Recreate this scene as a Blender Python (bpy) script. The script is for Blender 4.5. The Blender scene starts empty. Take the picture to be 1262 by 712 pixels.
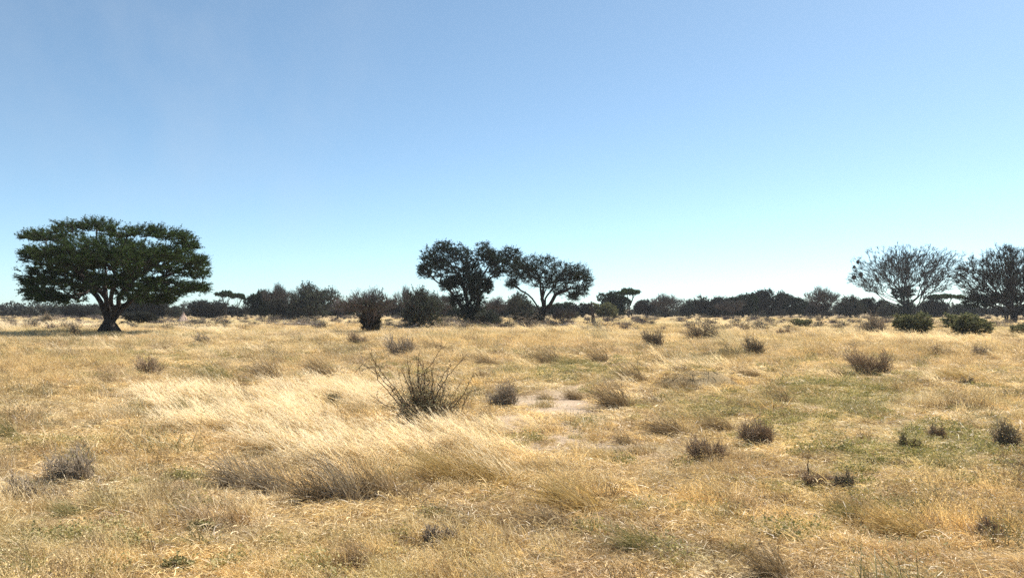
import bpy, math, random
import numpy as np
from mathutils import Vector

R0 = np.random.default_rng(7)
sc = bpy.context.scene
ROOT = sc.collection

# ------------------------------------------------------------------ camera
F = 990.0            # focal length in photo pixels (photo 1262 px wide)
HZ = 381.0           # horizon row
EYE = 1.8

def gh(x, y):
    """height of the ground"""
    x = np.asarray(x, float); y = np.asarray(y, float)
    d = np.sqrt(x * x + y * y)
    h = 0.035 * np.sin(x * 0.55 + 1.3) * np.sin(y * 0.42 + 0.4) + 0.03 * np.sin(x * 0.21 + y * 0.33) \
        + 0.012 * np.sin(x * 1.7 + 0.9 * y) * np.sin(y * 1.3 - 0.5 * x)
    h = h * np.clip((d - 1) / 5, 0, 1)
    # a low eroded bank on the right hand side
    yb = y - 18.7
    h = h + 0.36 * np.exp(-((x - 4.4) / 0.78) ** 4) * np.exp(-(yb / np.where(yb < 0, .22, 1.1)) ** 2)
    return h

def px2w(px, py):
    d = EYE * F / (py - HZ)
    return (px - 631.0) * d / F, d

# ------------------------------------------------------------------ mesh helpers
def mesh_np(name, V, polys, mats, mat_idx=None, smooth=False, attrs=None):
    """polys: list of (n,k) int arrays"""
    me = bpy.data.meshes.new(name)
    V = np.asarray(V, np.float32)
    me.vertices.add(len(V)); me.vertices.foreach_set('co', V.ravel())
    loops = np.concatenate([p.ravel() for p in polys]).astype(np.int32)
    sizes = np.concatenate([np.full(len(p), p.shape[1], np.int32) for p in polys])
    starts = np.concatenate([[0], np.cumsum(sizes)[:-1]]).astype(np.int32)
    me.loops.add(len(loops)); me.loops.foreach_set('vertex_index', loops)
    me.polygons.add(len(sizes)); me.polygons.foreach_set('loop_start', starts)
    me.polygons.foreach_set('loop_total', sizes)
    if mat_idx is not None:
        me.polygons.foreach_set('material_index', np.asarray(mat_idx, np.int32))
    me.polygons.foreach_set('use_smooth', np.full(len(sizes), smooth))
    for m in (mats if isinstance(mats, (list, tuple)) else [mats]):
        me.materials.append(m)
    if attrs:
        for k, a in attrs.items():
            a = np.asarray(a, np.float32)
            if a.ndim == 1:
                at = me.attributes.new(k, 'FLOAT', 'POINT'); at.data.foreach_set('value', a)
            elif a.shape[1] == 3:
                at = me.attributes.new(k, 'FLOAT_VECTOR', 'POINT'); at.data.foreach_set('vector', a.ravel())
    me.update(calc_edges=True)
    return me

def link(name, me, parent=None):
    o = bpy.data.objects.new(name, me); ROOT.objects.link(o)
    if parent is not None: o.parent = parent
    return o

def tag(o, label=None, cat=None, group=None, kind=None):
    if label: o['label'] = label
    if cat: o['category'] = cat
    if group: o['group'] = group
    if kind: o['kind'] = kind
    return o

def empty(name, loc, rz=0.0, s=1.0):
    o = bpy.data.objects.new(name, None); ROOT.objects.link(o)
    o.location = loc; o.rotation_euler = (0, 0, rz); o.scale = (s, s, s) if np.isscalar(s) else s
    o.empty_display_size = 0.3
    return o

def copy_tree(root):
    c = root.copy(); ROOT.objects.link(c)
    for ch in list(root.children):
        k = ch.copy(); ROOT.objects.link(k); k.parent = c
    return c

def nrm(v):
    v = np.asarray(v, float)
    return v / (np.linalg.norm(v, axis=-1, keepdims=True) + 1e-9)

def frames(d):
    up = np.where(np.abs(d[:, 2:3]) > 0.9, np.array([[1.0, 0, 0]]), np.array([[0, 0, 1.0]]))
    a = nrm(np.cross(up, d)); b = np.cross(d, a)
    return a, b

def tubes(P0, P1, r0, r1, n=4, ext=0.25):
    """separate tapered tubes; returns V, quads"""
    P0 = np.asarray(P0, float); P1 = np.asarray(P1, float)
    d = nrm(P1 - P0); a, b = frames(d)
    P0 = P0 - d * (r0 * ext)[:, None]; P1 = P1 + d * (r1 * ext)[:, None]
    ang = np.arange(n) * 2 * np.pi / n
    ca, sa = np.cos(ang), np.sin(ang)
    ring = a[:, None, :] * ca[None, :, None] + b[:, None, :] * sa[None, :, None]
    A = P0[:, None, :] + ring * r0[:, None, None]
    B = P1[:, None, :] + ring * r1[:, None, None]
    V = np.concatenate([A, B], 1).reshape(-1, 3)
    k = np.arange(n); k2 = (k + 1) % n
    q = np.stack([k, k2, k2 + n, k + n], 1)
    Q = (np.arange(len(P0)) * 2 * n)[:, None, None] + q[None]
    return V, Q.reshape(-1, 4)

class Acc:
    def __init__(s): s.V = []; s.Q = []; s.T = []; s.n = 0; s.mq = []; s.mt = []
    def add(s, V, Q=None, T=None, m=0):
        if len(V) == 0: return
        if Q is not None and len(Q): s.Q.append(Q + s.n); s.mq.append(np.full(len(Q), m))
        if T is not None and len(T): s.T.append(T + s.n); s.mt.append(np.full(len(T), m))
        s.V.append(V); s.n += len(V)
    def mesh(s, name, mats, smooth=False):
        polys, mi = [], []
        if s.Q: polys.append(np.concatenate(s.Q)); mi.append(np.concatenate(s.mq))
        if s.T: polys.append(np.concatenate(s.T)); mi.append(np.concatenate(s.mt))
        return mesh_np(name, np.concatenate(s.V), polys, mats, np.concatenate(mi), smooth)

def leaves(P, size, rng, flat=0.0, aspect=2.0, jit=0.5):
    """small quads around P with random orientation"""
    n = len(P)
    nr = nrm(rng.normal(size=(n, 3)) * np.array([1, 1, 1.0]) + np.array([0, 0, flat]))
    a, b = frames(nr)
    th = rng.uniform(0, 2 * np.pi, n)[:, None]
    u = a * np.cos(th) + b * np.sin(th); v = np.cross(nr, u)
    s = size * (1 + jit * rng.uniform(-1, 1, n))[:, None]
    u = u * s * 0.5; v = v * s * 0.5 / aspect
    V = np.stack([P - u, P - v * 1.0, P + u, P + v], 1).reshape(-1, 3)
    Q = np.arange(n * 4).reshape(n, 4)
    return V, Q

def blades(n, rng, rad, L, wid, el, az=None, azs=0.4, bend=0.5, S=3, base_r=None, taper=0.25, z0=-0.02, curl=0.3):
    """curved grass blades: ribbons of S segments. el: (lo,hi) degrees elevation at the base"""
    r = rad * np.sqrt(rng.uniform(0, 1, n)); t = rng.uniform(0, 2 * np.pi, n)
    P = np.stack([r * np.cos(t), r * np.sin(t), np.full(n, z0)], 1)
    if az is None: phi = rng.uniform(0, 2 * np.pi, n)
    elif az == 'out': phi = t + rng.normal(0, 0.5, n)
    else: phi = az + rng.normal(0, azs, n)
    th = np.radians(rng.uniform(el[0], el[1], n))
    ln = rng.uniform(L[0], L[1], n); w = rng.uniform(wid[0], wid[1], n)
    bd = bend * rng.uniform(0.2, 1.6, n)
    tw = rng.normal(0, curl, n)
    face = rng.uniform(0, np.pi, n)
    pts = [P]; wd = [w]
    for s in range(S):
        d = np.stack([np.cos(th) * np.cos(phi), np.cos(th) * np.sin(phi), np.sin(th)], 1)
        P = P + d * (ln / S)[:, None]; pts.append(P)
        wd.append(w * (1 - (1 - taper) * (s + 1) / S))
        th = th - bd / S; phi = phi + tw / S
    d0 = nrm(pts[-1] - pts[0]); a, b = frames(d0)
    side = a * np.cos(face)[:, None] + b * np.sin(face)[:, None]
    V = np.stack([np.stack([p - side * (k * 0.5)[:, None], p + side * (k * 0.5)[:, None]], 1) for p, k in zip(pts, wd)], 1)
    nv = (S + 1) * 2
    V = V.reshape(-1, 3)
    q = np.array([[2 * s, 2 * s + 1, 2 * s + 3, 2 * s + 2] for s in range(S)])
    Q = (np.arange(n) * nv)[:, None, None] + q[None]
    return V, Q.reshape(-1, 4), np.stack(pts, 1)

# ------------------------------------------------------------------ materials
def new_mat(name):
    m = bpy.data.materials.new(name); m.use_nodes = True
    nt = m.node_tree; nt.nodes.clear()
    return m, nt, nt.nodes, nt.links

def veg_mat(name, c1, c2, trans=0.3, tint=False, rough=0.8, isl=0.5, noise=None, gloss=0.0, tr_tint=(1.0, 0.9, 0.6)):
    m, nt, N, L = new_mat(name)
    out = N.new('ShaderNodeOutputMaterial')
    geo = N.new('ShaderNodeNewGeometry')
    ramp = N.new('ShaderNodeMix'); ramp.data_type = 'RGBA'
    ramp.inputs['A'].default_value = (*c1, 1); ramp.inputs['B'].default_value = (*c2, 1)
    L.new(geo.outputs['Random Per Island'], ramp.inputs['Factor'])
    col = ramp.outputs['Result']
    if tint:
        at = N.new('ShaderNodeAttribute'); at.attribute_type = 'INSTANCER'; at.attribute_name = 'tint'
        mul = N.new('ShaderNodeMix'); mul.data_type = 'RGBA'; mul.blend_type = 'MULTIPLY'; mul.inputs['Factor'].default_value = 1
        L.new(col, mul.inputs['A']); L.new(at.outputs['Color'], mul.inputs['B']); col = mul.outputs['Result']
    if noise:
        tc = N.new('ShaderNodeTexCoord'); nz = N.new('ShaderNodeTexNoise'); nz.inputs['Scale'].default_value = noise[0]
        nz.inputs['Detail'].default_value = 3
        L.new(tc.outputs['Object'], nz.inputs['Vector'])
        mr = N.new('ShaderNodeMapRange'); mr.inputs['From Min'].default_value = 0.3; mr.inputs['From Max'].default_value = 0.7
        mr.inputs['To Min'].default_value = noise[1]; mr.inputs['To Max'].default_value = noise[2]
        L.new(nz.outputs['Fac'], mr.inputs['Value'])
        mu = N.new('ShaderNodeVectorMath'); mu.operation = 'SCALE'
        L.new(col, mu.inputs[0]); L.new(mr.outputs['Result'], mu.inputs['Scale']); col = mu.outputs[0]
    d = N.new('ShaderNodeBsdfDiffuse'); L.new(col, d.inputs['Color'])
    res = d.outputs[0]
    if trans > 0:
        t = N.new('ShaderNodeBsdfTranslucent')
        tm = N.new('ShaderNodeMix'); tm.data_type = 'RGBA'; tm.blend_type = 'MULTIPLY'; tm.inputs['Factor'].default_value = 1
        tm.inputs['B'].default_value = (*tr_tint, 1)
        L.new(col, tm.inputs['A']); L.new(tm.outputs['Result'], t.inputs['Color'])
        mx = N.new('ShaderNodeMixShader'); mx.inputs[0].default_value = trans
        L.new(res, mx.inputs[1]); L.new(t.outputs[0], mx.inputs[2]); res = mx.outputs[0]
    if gloss > 0:
        g = N.new('ShaderNodeBsdfGlossy'); g.inputs['Roughness'].default_value = 0.45
        g.inputs['Color'].default_value = (1, 1, 1, 1)
        mx = N.new('ShaderNodeMixShader'); mx.inputs[0].default_value = gloss
        L.new(res, mx.inputs[1]); L.new(g.outputs[0], mx.inputs[2]); res = mx.outputs[0]
    L.new(res, out.inputs['Surface'])
    return m

def bark_mat(name, c1, c2, scale=6):
    m, nt, N, L = new_mat(name)
    out = N.new('ShaderNodeOutputMaterial'); p = N.new('ShaderNodeBsdfPrincipled')
    p.inputs['Roughness'].default_value = 0.95; p.inputs['Specular IOR Level'].default_value = 0.1
    tc = N.new('ShaderNodeTexCoord'); mp = N.new('ShaderNodeMapping'); mp.inputs['Scale'].default_value = (1, 1, 0.25)
    nz = N.new('ShaderNodeTexNoise'); nz.inputs['Scale'].default_value = scale; nz.inputs['Detail'].default_value = 6
    mix = N.new('ShaderNodeMix'); mix.data_type = 'RGBA'
    mix.inputs['A'].default_value = (*c1, 1); mix.inputs['B'].default_value = (*c2, 1)
    L.new(tc.outputs['Object'], mp.inputs[0]); L.new(mp.outputs[0], nz.inputs['Vector'])
    mr = N.new('ShaderNodeMapRange'); mr.inputs['From Min'].default_value = 0.35; mr.inputs['From Max'].default_value = 0.65
    L.new(nz.outputs['Fac'], mr.inputs['Value']); L.new(mr.outputs[0], mix.inputs['Factor'])
    L.new(mix.outputs['Result'], p.inputs['Base Color'])
    b = N.new('ShaderNodeBump'); b.inputs['Strength'].default_value = 0.8; b.inputs['Distance'].default_value = 0.05
    L.new(nz.outputs['Fac'], b.inputs['Height']); L.new(b.outputs[0], p.inputs['Normal'])
    L.new(p.outputs[0], out.inputs['Surface'])
    return m

M = {}
M['bark'] = bark_mat('dark_bark', (0.028, 0.022, 0.019), (0.075, 0.062, 0.052))
M['twig'] = veg_mat('dark_twig', (0.032, 0.028, 0.026), (0.07, 0.06, 0.055), trans=0, noise=None)
M['purpletwig'] = veg_mat('mauve_grey_twig', (0.075, 0.06, 0.06), (0.19, 0.155, 0.15), trans=0)
M['greytwig'] = veg_mat('grey_twig', (0.22, 0.175, 0.125), (0.48, 0.39, 0.29), trans=0)
M['redtwig'] = veg_mat('red_brown_twig', (0.20, 0.14, 0.095), (0.46, 0.34, 0.225), trans=0)
M['herotwig'] = veg_mat('thorn_bush_stem', (0.07, 0.045, 0.03), (0.15, 0.095, 0.065), trans=0)
M['shrub_leaf'] = veg_mat('shrub_leaf', (0.17, 0.165, 0.11), (0.36, 0.34, 0.22), trans=0.3, noise=(3, 0.75, 1.25))
M['darkshrub'] = veg_mat('dark_shrub_twig', (0.14, 0.11, 0.08), (0.34, 0.265, 0.19), trans=0)
M['palewood'] = bark_mat('weathered_wood', (0.26, 0.22, 0.19), (0.48, 0.42, 0.36), 9)
M['leaf_acacia'] = veg_mat('acacia_leaf', (0.024, 0.045, 0.018), (0.080, 0.112, 0.038), trans=0.22, noise=(0.5, 0.75, 1.3), tr_tint=(0.9, 1.0, 0.4))
M['leaf_dark'] = veg_mat('dark_leaf', (0.017, 0.028, 0.017), (0.046, 0.062, 0.034), trans=0.18, noise=(0.6, 0.75, 1.3), tr_tint=(0.9, 1.0, 0.5))
M['leaf_grey'] = veg_mat('grey_green_leaf', (0.05, 0.065, 0.045), (0.11, 0.125, 0.09), trans=0.15, noise=(0.8, 0.75, 1.25))
M['leaf_brown'] = veg_mat('brown_thicket_leaf', (0.030, 0.034, 0.028), (0.080, 0.080, 0.066), trans=0.1, noise=(0.5, 0.7, 1.3))
M['leaf_green'] = veg_mat('fresh_green_leaf', (0.10, 0.115, 0.065), (0.23, 0.24, 0.145), trans=0.38, noise=(0.8, 0.8, 1.2))
M['nest'] = veg_mat('nest_straw', (0.05, 0.042, 0.03), (0.13, 0.10, 0.07), trans=0.0)
M['straw'] = veg_mat('straw_blade', (0.42, 0.355, 0.26), (1.38, 1.32, 1.16), trans=0.38, tint=True, gloss=0.03, tr_tint=(1, 0.92, 0.72))
M['plume'] = veg_mat('feathery_seed_head', (0.85, 0.85, 0.85), (1.15, 1.12, 1.08), trans=0.45, tint=True, tr_tint=(1, 0.95, 0.8))
M['forb'] = veg_mat('forb_leaf', (0.62, 0.62, 0.52), (1.2, 1.14, 0.92), trans=0.2, tint=True, tr_tint=(0.9, 1, 0.5))
M['tus_brown'] = veg_mat('brown_tussock', (0.15, 0.11, 0.07), (0.44, 0.335, 0.21), trans=0.2, noise=(3, 0.8, 1.2))
M['tus_grey'] = veg_mat('grey_tussock', (0.19, 0.15, 0.11), (0.52, 0.43, 0.31), trans=0.2, noise=(3, 0.8, 1.2))
M['tus_gold'] = veg_mat('golden_tussock', (0.26, 0.18, 0.08), (0.58, 0.44, 0.22), trans=0.35, noise=(3, 0.85, 1.15))
M['tus_green'] = veg_mat('green_tussock', (0.15, 0.14, 0.06), (0.38, 0.34, 0.17), trans=0.25, noise=(3, 0.85, 1.15))
M['tus_pale'] = veg_mat('pale_tussock', (0.42, 0.36, 0.25), (0.80, 0.70, 0.50), trans=0.4)
M['mound'] = bark_mat('termite_clay', (0.36, 0.25, 0.19), (0.50, 0.38, 0.30), 5)

# ------------------------------------------------------------------ branching
def grow(nodes, parents, targets, bf=0.45):
    """greedy tree: join every target to the structure, weighing nearness and path length back to the root"""
    nodes = [np.array(p, float) for p in nodes]; parents = list(parents)
    pl = [0.0] * len(nodes)
    for i in range(1, len(nodes)):
        pl[i] = pl[parents[i]] + np.linalg.norm(nodes[i] - nodes[parents[i]])
    T = np.asarray(targets, float); n = len(T)
    best = np.full(n, 1e9); bp = np.zeros(n, int)
    for i, p in enumerate(nodes):
        if i < 2 and len(nodes) > 3: continue
        c = np.linalg.norm(T - p, axis=1) + bf * pl[i]
        m = c < best; best[m] = c[m]; bp[m] = i
    alive = np.ones(n, bool)
    for _ in range(n):
        j = int(np.argmin(np.where(alive, best, 1e12)))
        alive[j] = False
        p = T[j]; k = bp[j]
        # a midpoint sagging towards the parent's own direction makes curved joints
        nodes.append(p); parents.append(int(k))
        pl.append(pl[k] + np.linalg.norm(p - nodes[k]))
        c = np.linalg.norm(T - p, axis=1) + bf * pl[-1]
        m = alive & (c < best); best[m] = c[m]; bp[m] = len(nodes) - 1
    return np.array(nodes), np.array(parents)

def radii(parents, rt, rbase, power=None):
    n = len(parents); cnt = np.zeros(n); kids = np.zeros(n, int)
    for i in range(n - 1, 0, -1):
        if kids[i] == 0: cnt[i] += 1
        cnt[parents[i]] += cnt[i]; kids[parents[i]] += 1
    e = math.log(max(rbase / rt, 1.01)) / math.log(max(cnt[0], 2))
    if power:        # thin limbs that swell only near the base
        t = np.log(np.maximum(cnt, 1)) / math.log(max(cnt[0], 2))
        return rt * (rbase / rt) ** (t ** (1 + power)), kids
    return rt * np.maximum(cnt, 1) ** e, kids

def edge_polys(nodes, parents, rad, rng, thr=None, wob=0.06):
    """edges to short curved pieces; returns P0,P1,r0,r1"""
    P0, P1, A, B = [], [], [], []
    n = len(nodes)
    dirs = np.zeros((n, 3)); dirs[0] = (0, 0, 1)
    for i in range(1, n):
        dirs[i] = nrm(nodes[i] - nodes[parents[i]])
    for i in range(1, n):
        p = nodes[parents[i]]; q = nodes[i]; L = np.linalg.norm(q - p)
        if L < 1e-5: continue
        k = 3 if L > 0.25 else 2
        t0 = nrm(dirs[parents[i]] + dirs[i]) * L; t1 = dirs[i] * L
        ra = min(rad[parents[i]], rad[i] * 1.35); rb = rad[i]
        prev = p; off = rng.normal(0, wob * L, 3)
        for s in range(1, k + 1):
            t = s / k
            h = (2*t**3-3*t*t+1) * p + (t**3-2*t*t+t) * t0 + (-2*t**3+3*t*t) * q + (t**3-t*t) * t1
            if s < k: h = h + off
            P0.append(prev); P1.append(h); A.append(ra + (rb - ra) * (s - 1) / k); B.append(ra + (rb - ra) * t); prev = h
    return np.array(P0), np.array(P1), np.array(A), np.array(B), dirs

def make_tree(name, stems, targets, rng, rbase=0.3, rt=0.02, bf=0.45, twig=(3, 0.5, 0.012), twig_up=0.3, out=0.5,
              leaf=(8, 0.10, 2.0), leafmat='leaf_acacia', twigmat='twig', barkmat='bark', flat_twig=0.6, flat_leaf=0.0,
              split=0.035, centre=None, power=.22, tz=.7, wob=.07):
    """stems: polylines in metres, all starting at the base. Gives an Empty > trunk, crown."""
    nodes = [np.zeros(3)]; parents = [0]
    for st in stems:
        k = 0
        for p in st:
            nodes.append(np.array(p, float)); parents.append(k); k = len(nodes) - 1
    n_st = len(nodes)
    nodes, parents = grow(nodes, parents, targets, bf)
    rad, kids = radii(parents, rt, rbase, power)
    P0, P1, A, B, dirs = edge_polys(nodes, parents, rad, rng, wob=wob)
    big = A > split
    big[0] = True
    tr = Acc()
    V, Q = tubes(P0[big], P1[big], A[big], B[big], 7, 0.35); tr.add(V, Q)
    # root flare
    ang = rng.uniform(0, 2 * np.pi, 6)
    fl = np.stack([np.cos(ang), np.sin(ang), np.zeros(6)], 1)
    V, Q = tubes(fl * rbase * 1.5 - np.array([0, 0, 0.05]), fl * rbase * 0.15 + np.array([0, 0, rbase * 1.8]),
                 np.full(6, rbase * 0.45), np.full(6, rbase * 0.6), 6); tr.add(V, Q)
    cr = Acc()
    sm = ~big
    if sm.any():
        V, Q = tubes(P0[sm], P1[sm], A[sm], B[sm], 3, 0.1); cr.add(V, Q, m=0)
    # twigs
    T = np.arange(n_st, len(nodes))
    w = rad[T] < split * 1.6
    T = T[w]
    nt_, tl, tr_ = twig
    if centre is None: centre = nodes[n_st:].mean(0) * np.array([1, 1, 0.75])
    base = np.repeat(nodes[T], nt_, 0); bd = np.repeat(dirs[T], nt_, 0)
    o = nrm(base - centre)
    d = nrm(bd * 0.5 + o * out + rng.normal(0, flat_twig, base.shape) * np.array([1, 1, tz]) + np.array([0, 0, twig_up]))
    ln = tl * rng.uniform(0.4, 1.25, len(base))
    mid = base + d * (ln * 0.5)[:, None]
    d2 = nrm(d + rng.normal(0, 0.3, d.shape) + np.array([0, 0, twig_up * 0.5]))
    end = mid + d2 * (ln * 0.5)[:, None]
    r = np.full(len(base), tr_)
    V, Q = tubes(base, mid, r, r * 0.75, 3, 0); cr.add(V, Q, m=0)
    V, Q = tubes(mid, end, r * 0.75, r * 0.35, 3, 0); cr.add(V, Q, m=0)
    # side twiglets
    d3 = nrm(d2 + rng.normal(0, 0.7, d.shape))
    e3 = mid + d3 * (ln * 0.4)[:, None]
    V, Q = tubes(mid, e3, r * 0.6, r * 0.3, 3, 0); cr.add(V, Q, m=0)
    nl, ls, asp = leaf
    if nl > 0:
        rep = rng.poisson(nl, len(base)); 
        bb = np.repeat(base, rep, 0); mm = np.repeat(mid, rep, 0); ee = np.repeat(np.where(rng.random((len(base), 1)) < 0.5, end, e3), rep, 0)
        t = rng.uniform(0.1, 1.08, len(bb))[:, None]
        P = np.where(t < 0.5, bb + (mm - bb) * t * 2, mm + (ee - mm) * (t * 2 - 1)) + rng.normal(0, ls * 0.45, bb.shape) * np.array([1, 1, 0.6])
        V, Q = leaves(P, ls, rng, flat_leaf, asp); cr.add(V, Q, m=1)
    root = empty(name, (0, 0, 0))
    link('trunk', tr.mesh('trunk', M[barkmat], True), root)
    link('crown', cr.mesh('crown', [M[twigmat], M[leafmat]]), root)
    return root

def ell(rng, n, c, r, shell=0.0):
    d = nrm(rng.normal(size=(n, 3)))
    q = rng.uniform(shell, 1, n) ** (1 / 3)
    return np.array(c) + d * q[:, None] * np.array(r)

class Local:
    """pixel outline of a thing to metres beside its base"""
    def __init__(s, bx, by, d=None):
        s.d = d if d else EYE * F / (by - HZ)
        s.k = s.d / F; s.bx = bx; s.by = by
        s.x = (bx - 631.0) * s.k; s.y = s.d
        s.gz = float(gh(s.x, s.y)); s.zoff = EYE - (by - HZ) * s.k - s.gz   # lifts px rows when d is given freely
    def p(s, px, py, dy=0.0):
        return np.array([(px - 631.0) / F * (s.d + dy) - s.x, dy, EYE - (py - HZ) / F * (s.d + dy) - s.gz])
    def place(s, o, rz=0.0):
        o.location = (s.x, s.y, s.gz); o.rotation_euler = (0, 0, rz)

# ------------------------------------------------------------------ world and sun
SUN_AZ, SUN_EL = math.radians(48), math.radians(50)      # azimuth from +Y towards +X
W = bpy.data.worlds.new('World'); sc.world = W; W.use_nodes = True
nt = W.node_tree; nt.nodes.clear(); N = nt.nodes; L = nt.links
out = N.new('ShaderNodeOutputWorld'); bg = N.new('ShaderNodeBackground')
sky = N.new('ShaderNodeTexSky'); sky.sky_type = 'NISHITA'; sky.sun_disc = False
sky.sun_elevation = SUN_EL; sky.sun_rotation = SUN_AZ
sky.altitude = 2000; sky.air_density = 0.75; sky.dust_density = 1.8; sky.ozone_density = 3.0
bg.inputs['Strength'].default_value = 0.120
wb = N.new('ShaderNodeMix'); wb.data_type = 'RGBA'; wb.blend_type = 'MULTIPLY'; wb.inputs['Factor'].default_value = 1; wb.inputs['B'].default_value = (0.92, 1.055, 0.985, 1)
# thin cirrus veil high on the left
tc = N.new('ShaderNodeTexCoord'); mp = N.new('ShaderNodeMapping')
mp.inputs['Rotation'].default_value = (0.35, 0.5, 0.2); mp.inputs['Scale'].default_value = (6.0, 2.0, 4.0)
nz = N.new('ShaderNodeTexNoise'); nz.inputs['Scale'].default_value = 1.3; nz.inputs['Detail'].default_value = 5; nz.inputs['Roughness'].default_value = 0.55
mr = N.new('ShaderNodeMapRange'); mr.inputs['From Min'].default_value = 0.48; mr.inputs['From Max'].default_value = 0.8
mr.inputs['To Max'].default_value = 0.22
mix = N.new('ShaderNodeMix'); mix.data_type = 'RGBA'; mix.inputs['B'].default_value = (3.2, 3.5, 3.8, 1)
L.new(tc.outputs['Generated'], mp.inputs[0]); L.new(mp.outputs[0], nz.inputs['Vector']); L.new(nz.outputs['Fac'], mr.inputs['Value'])
vd = N.new('ShaderNodeVectorMath'); vd.operation = 'DOT_PRODUCT'; vd.inputs[1].default_value = Vector((-.435, 1, .30)).normalized()
vn = N.new('ShaderNodeVectorMath'); vn.operation = 'NORMALIZE'; L.new(tc.outputs['Generated'], vn.inputs[0]); L.new(vn.outputs[0], vd.inputs[0])
m2 = N.new('ShaderNodeMapRange'); m2.inputs['From Min'].default_value = 0.955; m2.inputs['From Max'].default_value = 1.0; L.new(vd.outputs['Value'], m2.inputs['Value'])
mm = N.new('ShaderNodeMath'); mm.operation = 'MULTIPLY'; L.new(mr.outputs[0], mm.inputs[0]); L.new(m2.outputs[0], mm.inputs[1])
L.new(mm.outputs[0], mix.inputs['Factor']); gm = N.new('ShaderNodeGamma'); gm.inputs['Gamma'].default_value = 0.87; L.new(sky.outputs[0], gm.inputs['Color']); L.new(gm.outputs[0], wb.inputs['A']); hs = N.new('ShaderNodeHueSaturation'); hs.inputs['Saturation'].default_value = 0.96; L.new(wb.outputs['Result'], hs.inputs['Color']); L.new(hs.outputs[0], mix.inputs['A'])
L.new(mix.outputs['Result'], bg.inputs['Color']); L.new(bg.outputs[0], out.inputs['Surface'])

S = Vector((math.sin(SUN_AZ) * math.cos(SUN_EL), math.cos(SUN_AZ) * math.cos(SUN_EL), math.sin(SUN_EL)))
ld = bpy.data.lights.new('sun', 'SUN'); ld.energy = 5.0; ld.angle = math.radians(0.5); ld.color = (1.0, 0.95, 0.87)
sun = bpy.data.objects.new('sun', ld); ROOT.objects.link(sun)
sun.rotation_euler = (-S).to_track_quat('-Z', 'Y').to_euler(); sun.location = S * 100

cam = bpy.data.cameras.new('camera'); co = bpy.data.objects.new('camera', cam); ROOT.objects.link(co)
cam.sensor_width = 36; cam.lens = 36 * F / 1262.0; cam.clip_end = 20000; cam.clip_start = 0.05
co.location = (0, 0, EYE); co.rotation_euler = (math.radians(90) + math.atan((HZ - 356) / F), 0, 0)
sc.camera = co
sc.view_settings.view_transform = 'Standard'; sc.view_settings.look = 'None'
sc.view_settings.exposure = 0.92; sc.view_settings.gamma = 1
sc.cycles.max_bounces = 5; sc.cycles.diffuse_bounces = 3; sc.cycles.transmission_bounces = 3; sc.cycles.glossy_bounces = 1
sc.cycles.use_denoising = False
sc.render.use_persistent_data = False

# ------------------------------------------------------------------ zones of the grassland
def field(x, y, seed, scale):
    """cheap smooth value noise in world metres, 0..1"""
    rg = np.random.default_rng(seed); t = rg.random((64, 64))
    u = np.asarray(x) / scale + 100.3; v = np.asarray(y) / scale + 57.7
    iu = np.floor(u).astype(int); iv = np.floor(v).astype(int); fu = u - iu; fv = v - iv
    fu = fu * fu * (3 - 2 * fu); fv = fv * fv * (3 - 2 * fv)
    g = lambda a, b: t[a % 64, b % 64]
    return (g(iu, iv) * (1 - fu) + g(iu + 1, iv) * fu) * (1 - fv) + (g(iu, iv + 1) * (1 - fu) + g(iu + 1, iv + 1) * fu) * fv

def fbm(x, y, seed, scale):
    return 0.5 * field(x, y, seed, scale) + 0.3 * field(x, y, seed + 1, scale * 0.45) + 0.2 * field(x, y, seed + 2, scale * 0.2)

# patches: centre and reach given where they lie in the survey of the field (column, row), kept as ground areas
PLUME = [(420,492,120,17,1),(255,490,80,14,.9),(280,535,70,14,.8),(470,560,110,18,1),(600,548,70,20,1),(340,515,90,14,.9),
         (545,530,70,12,.8),(695,590,90,14,.5),(1135,420,90,5,.9),(60,403,90,4,.8),(700,408,60,4,.7),(860,458,40,6,.7),
         (270,410,50,5,.6),(405,535,80,14,.8),(930,404,50,4,.6),(560,404,40,3,.6),(1040,412,40,4,.5)]
BARE = [(690,500,55,16,1),(665,545,65,12,.9),(790,565,60,9,.55),(1025,500,40,10,.55),(860,462,40,6,.8),(1030,608,35,7,.6),(700,478,40,6,.5),
        (1010,398,40,3,.9),(900,610,60,10,.4),(985,430,40,4,.3),(640,520,60,14,.8),(730,528,80,14,.75),(820,515,60,10,.6),(960,515,50,10,.5),(770,590,60,10,.5),(1090,470,60,8,.5)]
GREEN = [(1050,490,100,26,.9),(1150,560,120,35,.9),(1000,525,80,25,.7),(880,500,80,20,.7),(70,685,90,22,.7),(850,700,90,16,.8),
         (700,462,80,12,.6),(1100,625,90,18,.7),(560,640,60,14,.3),(640,690,60,14,.4),(1250,585,40,15,.9),(80,408,60,5,.5),(900,437,30,4,.6),
         (200,440,120,14,.25),(380,425,90,7,.35)]
GOLD = [(70,455,110,22,.9),(640,422,100,9,.9),(1150,437,110,9,1),(970,438,60,9,.7),(1120,650,160,35,.9),(800,628,90,20,.8),
        (620,585,60,14,.9),(220,470,90,18,.6),(950,590,80,20,.5),(540,440,60,9,.5),(380,450,70,9,.5),(740,610,60,14,.6)]
DARK = [(720,668,110,22,.8),(950,695,60,14,.9),(1080,690,80,14,.4),(640,640,60,14,.5),(240,640,90,22,.4),(90,620,70,12,.4),(880,560,50,14,.4)]

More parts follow.
